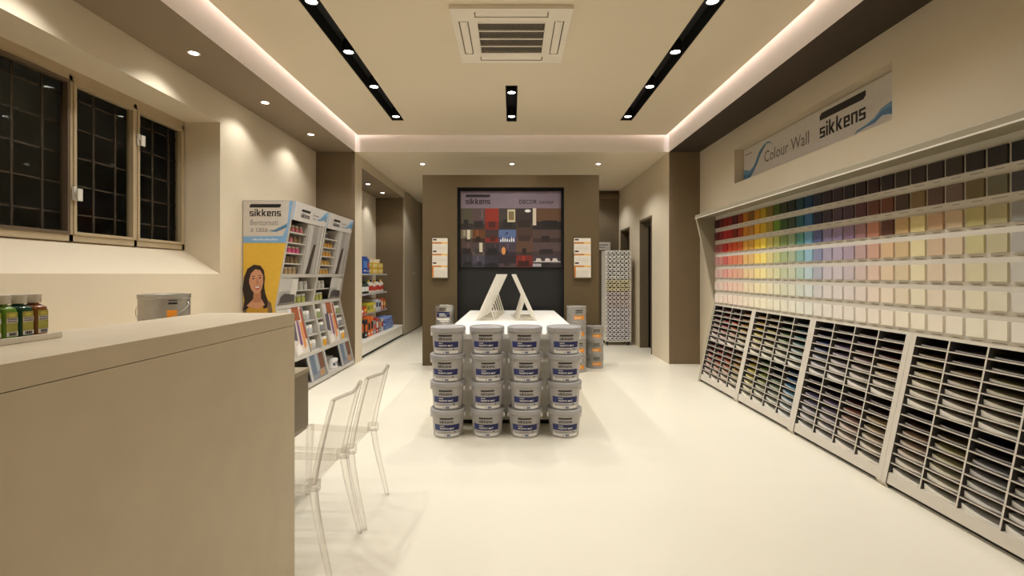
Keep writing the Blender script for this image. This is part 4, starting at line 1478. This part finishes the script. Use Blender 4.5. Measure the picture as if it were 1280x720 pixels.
def jar_mesh(R, H, capf, col, capcol, name):
    m = MB()
    m.lathe([(0.0, 0.0), (R * .95, 0.0), (R, 0.004), (R, H * capf - 0.004), (R * .86, H * capf)], seg=16, mi=0)
    m.lathe([(R * .90, H * capf), (R * .92, H * capf), (R * .92, H - 0.003), (R * .86, H), (0.0, H)], seg=16, mi=1)
    return m.build(name, [ink(col), ink(capcol)], None, True)


ROWC = [[(168, 96, 96), (186, 110, 120), (206, 88, 128), (110, 88, 66), (176, 150, 110)],
        [(84, 78, 70), (190, 140, 56), (196, 144, 60), (186, 150, 76), (196, 150, 70)]]
jars = {}


def put_jar(x, y, z, R, H, col, cap, label, group, name='sample_jar'):
    key = (R, H, col, cap, name)
    if key not in jars:
        jars[key] = jar_mesh(R, H, 0.72, col, cap, name)
        o = jars[key]
    else:
        o = jars[key].copy()
        C.objects.link(o)
    o.location = (x, y, z)
    return tag(o, label, 'jar', group)


SN = ('bottom', 'second', 'third', 'fourth', 'top')
for n in range(2):
    for s in range(5):
        z = SHELF_A[4 - s] if s < 4 else 1.336
        z = SHELF_A[4 - s] + 0.0005 if s < 4 else 1.3355
        for k in range(4):
            if n == 1 and s == 0 and k > 1:
                continue
            if n == 0 and s == 3 and k < 1:
                continue
            col = ROWC[n][s]
            if n == 0 and k >= 2 and s in (1, 3):
                col = (128, 104, 70)
            put_jar(ux(z) - 0.060, 5.25 + 0.985 * n + 0.075 + 0.105 * k, z, 0.034, 0.078, col, (206, 190, 176) if s % 2 == 0 else (120, 100, 84),
                    f'small sample jar on the {SN[4 - s]} upper shelf of the {WIN_D[n]} display unit, {ORD[k]} along', 'sample jars in the display units')
    s0 = 0.50 if n == 0 else 0.06
    for lvl, z in enumerate((0.9855, 1.1425)):
        for k in range(3):
            put_jar(ux(z) - 0.075, 5.25 + 0.985 * n + s0 + 0.04 + 0.13 * k, z, 0.044, 0.105, ((176, 178, 96), (196, 196, 190))[lvl], (206, 204, 198),
                    f'squat jar on the {("lower", "upper")[lvl]} middle shelf of the {WIN_D[n]} display unit, {ORD[k]} along', 'squat jars in the display units')
    for col_i, (a0, cnt) in enumerate(((0.70, 2),) if n == 0 else ((0.07, 2), (0.76, 2))):
        for lvl, z in enumerate((0.3955, 0.5825, 0.7575)):
            for k in range(cnt):
                put_jar(ux(z) - 0.08, 5.25 + 0.985 * n + a0 + 0.125 * k, z, 0.045, 0.118, ((226, 168, 44), (140, 140, 146), (150, 160, 110))[lvl] if (k + n) % 2 == 0 else (196, 196, 196), (230, 226, 218),
                        f'paint jar, {("lowest", "middle", "upper")[lvl]} shelf of the {WIN_D[n]} display unit {("", "near column", "far column")[col_i + n]}, {ORD[k]} along', 'paint jars in the display units')
tin('paint_tin', 'small white tin with navy band in the bottom of the farther display unit', 'paint tin', (-2.45, 6.62, 0.0605), 0.075, 0.125, WHT, art_blue, rot=1.3, handle='back')

# ------------------------------------------------------------------ alcove shelving with products
gs = thing('wall_shelving', 'white shop shelving in the alcove with a low base drawer', 'shelving', (-2.94, 7.6, 0))
MB().box(0.0, 0.0, 0.26, 0.03, 2.55, 1.62).build('back_panel', M_OFFW, gs)
for k, (z, d) in enumerate(((0.63, 0.34), (0.985, 0.34), (1.345, 0.34))):
    MB().box(0.03, 0.0, z - 0.03, d, 2.52, z).build('shelf', mat('shelf_lilac_grey', (190, 186, 190), 0.5, var=0.02), gs, bevel=0.003)
for a0, a1 in ((0.0, 2.08), (2.09, 2.86)):
    MB().box(0.03, a0, 0.05, 0.585, a1, 0.225).build('base_drawer', M_WHITE, gs, bevel=0.003)
MB().box(0.0, 0.0, 0.225, 0.60, 2.87, 0.25).build('base_top', M_WHITE, gs)
MB().box(0.03, 0.0, 0.0, 0.56, 2.86, 0.05).build('toe_kick', M_BLACK, gs)


def carton(x, y, z, w, d, h, col, col2, label, cat, name, group):
    m = MB(); mats = [ink(col)]
    m.box(-w / 2, -d / 2, 0, w / 2, d / 2, h)
    a = Art(m, (w / 2, -d / 2, 0), (0, 1, 0), (0, 0, 1), (1, 0, 0), mats)
    a.rect(d * .08, h * .35, d * .92, h * .75, ink(col2), 1)
    a.rect(d * .15, h * .12, d * .7, h * .2, WHT, 1)
    b = Art(m, (-w / 2, -d / 2, 0), (1, 0, 0), (0, 0, 1), (0, -1, 0), mats)
    b.rect(w * .1, h * .3, w * .9, h * .8, ink(col2), 1)
    o = m.build(name, mats, None, bevel=0.002)
    o.location = (x, y, z)
    return tag(o, label, cat, group)


def bottle(x, y, z, R, H, col, cap, label, group, name='product_bottle'):
    m = MB()
    m.lathe([(0.0, 0.0), (R * .94, 0.0), (R, 0.006), (R, H * .68), (R * .8, H * .78), (R * .36, H * .84), (R * .34, H * .88)], seg=18, mi=0)
    m.lathe([(R * .42, H * .87), (R * .44, H * .88), (R * .42, H), (0, H)], seg=18, mi=1)
    m.lathe([(R * 1.004, H * .18), (R * 1.01, H * .19), (R * 1.01, H * .55), (R * 1.004, H * .56)], seg=18, mi=2, cap=False)
    o = m.build(name, [ink(col), ink(cap), WHT if col[0] < 190 else ink((190, 60, 50))], None, True)
    o.location = (x, y, z)
    return tag(o, label, 'bottle', group)


GP = 'products on the alcove shelving'
XSH = -2.72
carton(XSH, 8.62, 1.346, 0.24, 0.26, 0.30, (44, 84, 170), (90, 140, 210), 'tall blue box on the alcove top shelf', 'box', 'product_box', GP)
carton(XSH - 0.02, 8.90, 1.346, 0.2, 0.2, 0.27, (60, 92, 168), (190, 80, 60), 'tall blue box with red print beside the other blue box', 'box', 'product_box', GP)
for i, (yy, zz, lab) in enumerate(((9.25, 0, 'lower front'), (9.25, 0.105, 'upper front'), (9.62, 0, 'lower rear'), (9.62, 0.105, 'upper rear'))):
    carton(XSH, yy, 1.346 + zz, 0.24, 0.34, 0.10, (230, 190, 60), (246, 226, 160), f'flat yellow pack on the alcove top shelf, {lab} of the pile', 'pack', 'product_pack', GP)
m = MB(); m.lathe([(0, 0), (.085, 0), (.092, .06), (.098, .062), (.098, .075), (0, .078)], seg=20)
for yy, zz, lab in ((9.3, 1.346 + 0.206, 'nearer'), (9.66, 1.346 + 0.206, 'farther')):
    o = m.build('white_tub', M_WHITE, None, True); o.location = (XSH, yy, zz)
    tag(o, f'white round tub on top of the yellow packs, {lab} one', 'tub', GP)
cap_bl = (30, 30, 32)
for i in range(11):
    yy = 8.45 + 0.14 * i
    if i < 4:
        bottle(-2.665, yy, 0.9855, 0.05, 0.22, (44, 66, 40) if i % 2 else (36, 36, 36), (60, 130, 60) if i % 2 else cap_bl, f'dark spray bottle on the second alcove shelf, {ORD[i]} from the front', GP)
    else:
        bottle(-2.665, yy, 0.9855, 0.055, 0.24 if i % 3 else 0.20, (226, 220, 206), ((206, 60, 50), (230, 190, 50), cap_bl)[i % 3], f'white bottle on the second alcove shelf, {ORD[i - 4]} of the white ones', GP)
for i in range(9):
    yy = 8.42 + 0.185 * i
    col, c2 = [((196, 60, 44), (236, 226, 210)), ((214, 80, 44), (236, 200, 60)), ((196, 196, 60), (120, 140, 60)), ((226, 206, 70), (170, 160, 60)), ((214, 200, 60), (236, 236, 220)),
               ((214, 214, 220), (60, 70, 110)), ((200, 206, 220), (40, 50, 90)), ((206, 96, 40), (240, 210, 160)), ((180, 80, 40), (236, 190, 120))][i]
    hh = (0.10, 0.12, 0.17, 0.18, 0.17, 0.22, 0.2, 0.22, 0.2)[i]
    carton(XSH + 0.01, yy, 0.631, 0.24, 0.16, hh, col, c2, f'{colour_word(col)} carton on the third alcove shelf, {ORD[i]} from the front', 'box', 'product_box', GP)
for i in range(7):
    yy = 8.28 + 0.17 * i
    col, c2 = [((40, 40, 42), (220, 110, 40)), ((216, 110, 40), (30, 30, 32)), ((230, 120, 50), (30, 30, 30)), ((150, 150, 150), (206, 80, 60)), ((190, 60, 56), (226, 220, 206)),
               ((120, 124, 130), (220, 120, 60)), ((196, 190, 186), (170, 60, 56))][i]
    carton(-2.60, yy, 0.2505, 0.24, 0.14, (0.30, 0.32, 0.34, 0.24, 0.28, 0.26, 0.24)[i], col, c2, f'{colour_word(col)} pack on the alcove base, {ORD[i]} from the front', 'pack', 'product_pack', GP)
m = MB(); m.lathe([(0.028, -0.13), (0.062, -0.128), (0.064, -0.12), (0.064, 0.12), (0.062, 0.128), (0.028, 0.13)], (0, 0, 0), 18, axis='x')
rl = 0
for lay in range(2):
    for i in range(5 - lay):
        o = m.build('blue_roll', [mat('blue_white_wrap', (110, 134, 190), 0.4, var=0.75, scale=34)], None, True)
        o.location = (-2.585, 9.48 + 0.131 * i + 0.0655 * lay, 0.3145 + 0.1135 * lay)
        tag(o, f'blue and white wrapped roll, {("lower", "upper")[lay]} layer, {ORD[i]} from the front of the pile', 'roll', GP)

# ------------------------------------------------------------------ rack of rolls by the doorways
rk = thing('roll_rack', 'tall white rolling rack full of paper tubes beside the doorway', 'rack', (1.99, 9.10, 0))
RW, RH = 0.232, 1.78
for s in (-1, 1):
    MB().box(s * RW - 0.006, 0.0, 0.075, s * RW + 0.006, 0.42, RH).build('side_panel', M_WHITE, rk)
MB().box(-RW, 0.42, 0.075, RW, 0.428, RH).build('back_panel', M_DARK, rk)
MB().box(-RW, 0.0, RH - 0.012, RW, 0.42, RH).build('top_panel', M_WHITE, rk)
MB().box(-RW, 0.0, 0.075, RW, 0.42, 0.092).build('bottom_panel', M_WHITE, rk)
for sx in (-0.2, 0.2):
    for sy in (0.04, 0.38):
        cm = MB().lathe([(0, -0.012), (0.032, -0.012), (0.034, 0), (0.032, 0.012), (0, 0.012)], (sx, sy, 0.034), 16, axis='x')
        cm.box(sx - 0.018, sy - 0.012, 0.034, sx - 0.014, sy + 0.012, 0.075).box(sx + 0.014, sy - 0.012, 0.034, sx + 0.018, sy + 0.012, 0.075)
        cm.build('caster', M_DARK, rk)
MB().tube([(RW + 0.03, 0.20, 0.12), (RW + 0.03, 0.20, 1.62), (RW + 0.03, 0.14, 1.66), (RW + 0.03, 0.08, 1.62), (RW + 0.005, 0.06, 1.5)], 0.012, 8).build('push_handle', M_STEEL, rk, True)
tmesh = MB()
tmesh.lathe([(0.017, 0.03), (0.017, 0.0), (0.020, -0.003), (0.030, -0.001), (0.034, 0.004), (0.034, 0.40), (0.0, 0.40)], seg=18, axis='y', cap=False)
tmesh.lathe([(0.0, 0.012), (0.017, 0.012)], seg=18, axis='y', mi=1, cap=False)
tube0 = tmesh.build('paper_tube', [M_TILE, M_BLACK], None, True)
firstt = True
pitch = (RH - 0.012 - 0.092) / 22
for r in range(22):
    for c in range(6):
        o = tube0 if firstt else tube0.copy()
        if not firstt:
            C.objects.link(o)
        firstt = False
        col = (240, 236, 230)
        if 7 <= r <= 9:
            col = (236, 226, 190)
        elif 10 <= r <= 13:
            col = (232, 220, 215)
        elif r > 13:
            col = (232, 228, 230)
        o.color = lin(col) + (1,)
        o.location = (1.99 - 0.19 + 0.076 * c, 9.098, RH - 0.012 - pitch * (r + 0.5))
        tag(o, f'{colour_word(col)} paper tube in rolling rack, {ORD[r]} row down, {ORD[c]} across', 'paper tube', 'paper tubes in the rolling rack')
# row supports under the tubes, part of the rack
for r in range(22):
    z = RH - 0.012 - pitch * (r + 0.5) - 0.0365
    MB().box(-RW + 0.006, 0.10, z - 0.001, RW - 0.006, 0.40, z + 0.001).build('tube_shelf', M_DARK, rk)

sgn = MB(); mats = [ink((214, 208, 198))]
sgn.box(1.82, 10.57, 1.86, 2.14, 10.598, 2.03)
a = Art(sgn, (1.82, 10.57, 1.86), (1, 0, 0), (0, 0, 1), (0, -1, 0), mats)
a.rect(0.03, 0.10, 0.26, 0.125, GRYI, 1); a.rect(0.03, 0.05, 0.2, 0.07, GRYI, 1)
tag(sgn.build('notice_plate', mats), 'small white notice on the dark rear wall above the tube rack', 'notice')

# ------------------------------------------------------------------ storeroom shelf seen through the nearer doorway
ss = thing('storage_shelf', 'dark storeroom shelf seen through the nearer doorway', 'shelf', (2.95, 8.98, 0))
for s in (-1, 1):
    MB().box(s * 0.44 - 0.012, -0.2, 0, s * 0.44 + 0.012, 0.2, 2.2).build('side_panel', M_DARK, ss)
for k in range(6):
    MB().box(-0.43, -0.2, 0.1 + 0.38 * k, 0.43, 0.2, 0.12 + 0.38 * k).build('shelf', M_DARK, ss)
pal = [(190, 60, 50), (206, 196, 180), (190, 150, 60), (170, 60, 60), (150, 150, 150)]
for k in range(5):
    for j in range(3):
        col = pal[(k * 2 + j) % 5]
        carton(2.66 + 0.28 * j, 8.93, 0.1205 + 0.38 * k, 0.22, 0.22, 0.22 + 0.04 * ((k + j) % 3), col, (226, 220, 210),
               f'{colour_word(col)} carton in the storeroom, {ORD[k]} shelf up, {ORD[j]} from the doorway', 'box', 'stored_carton', 'cartons in the storeroom')
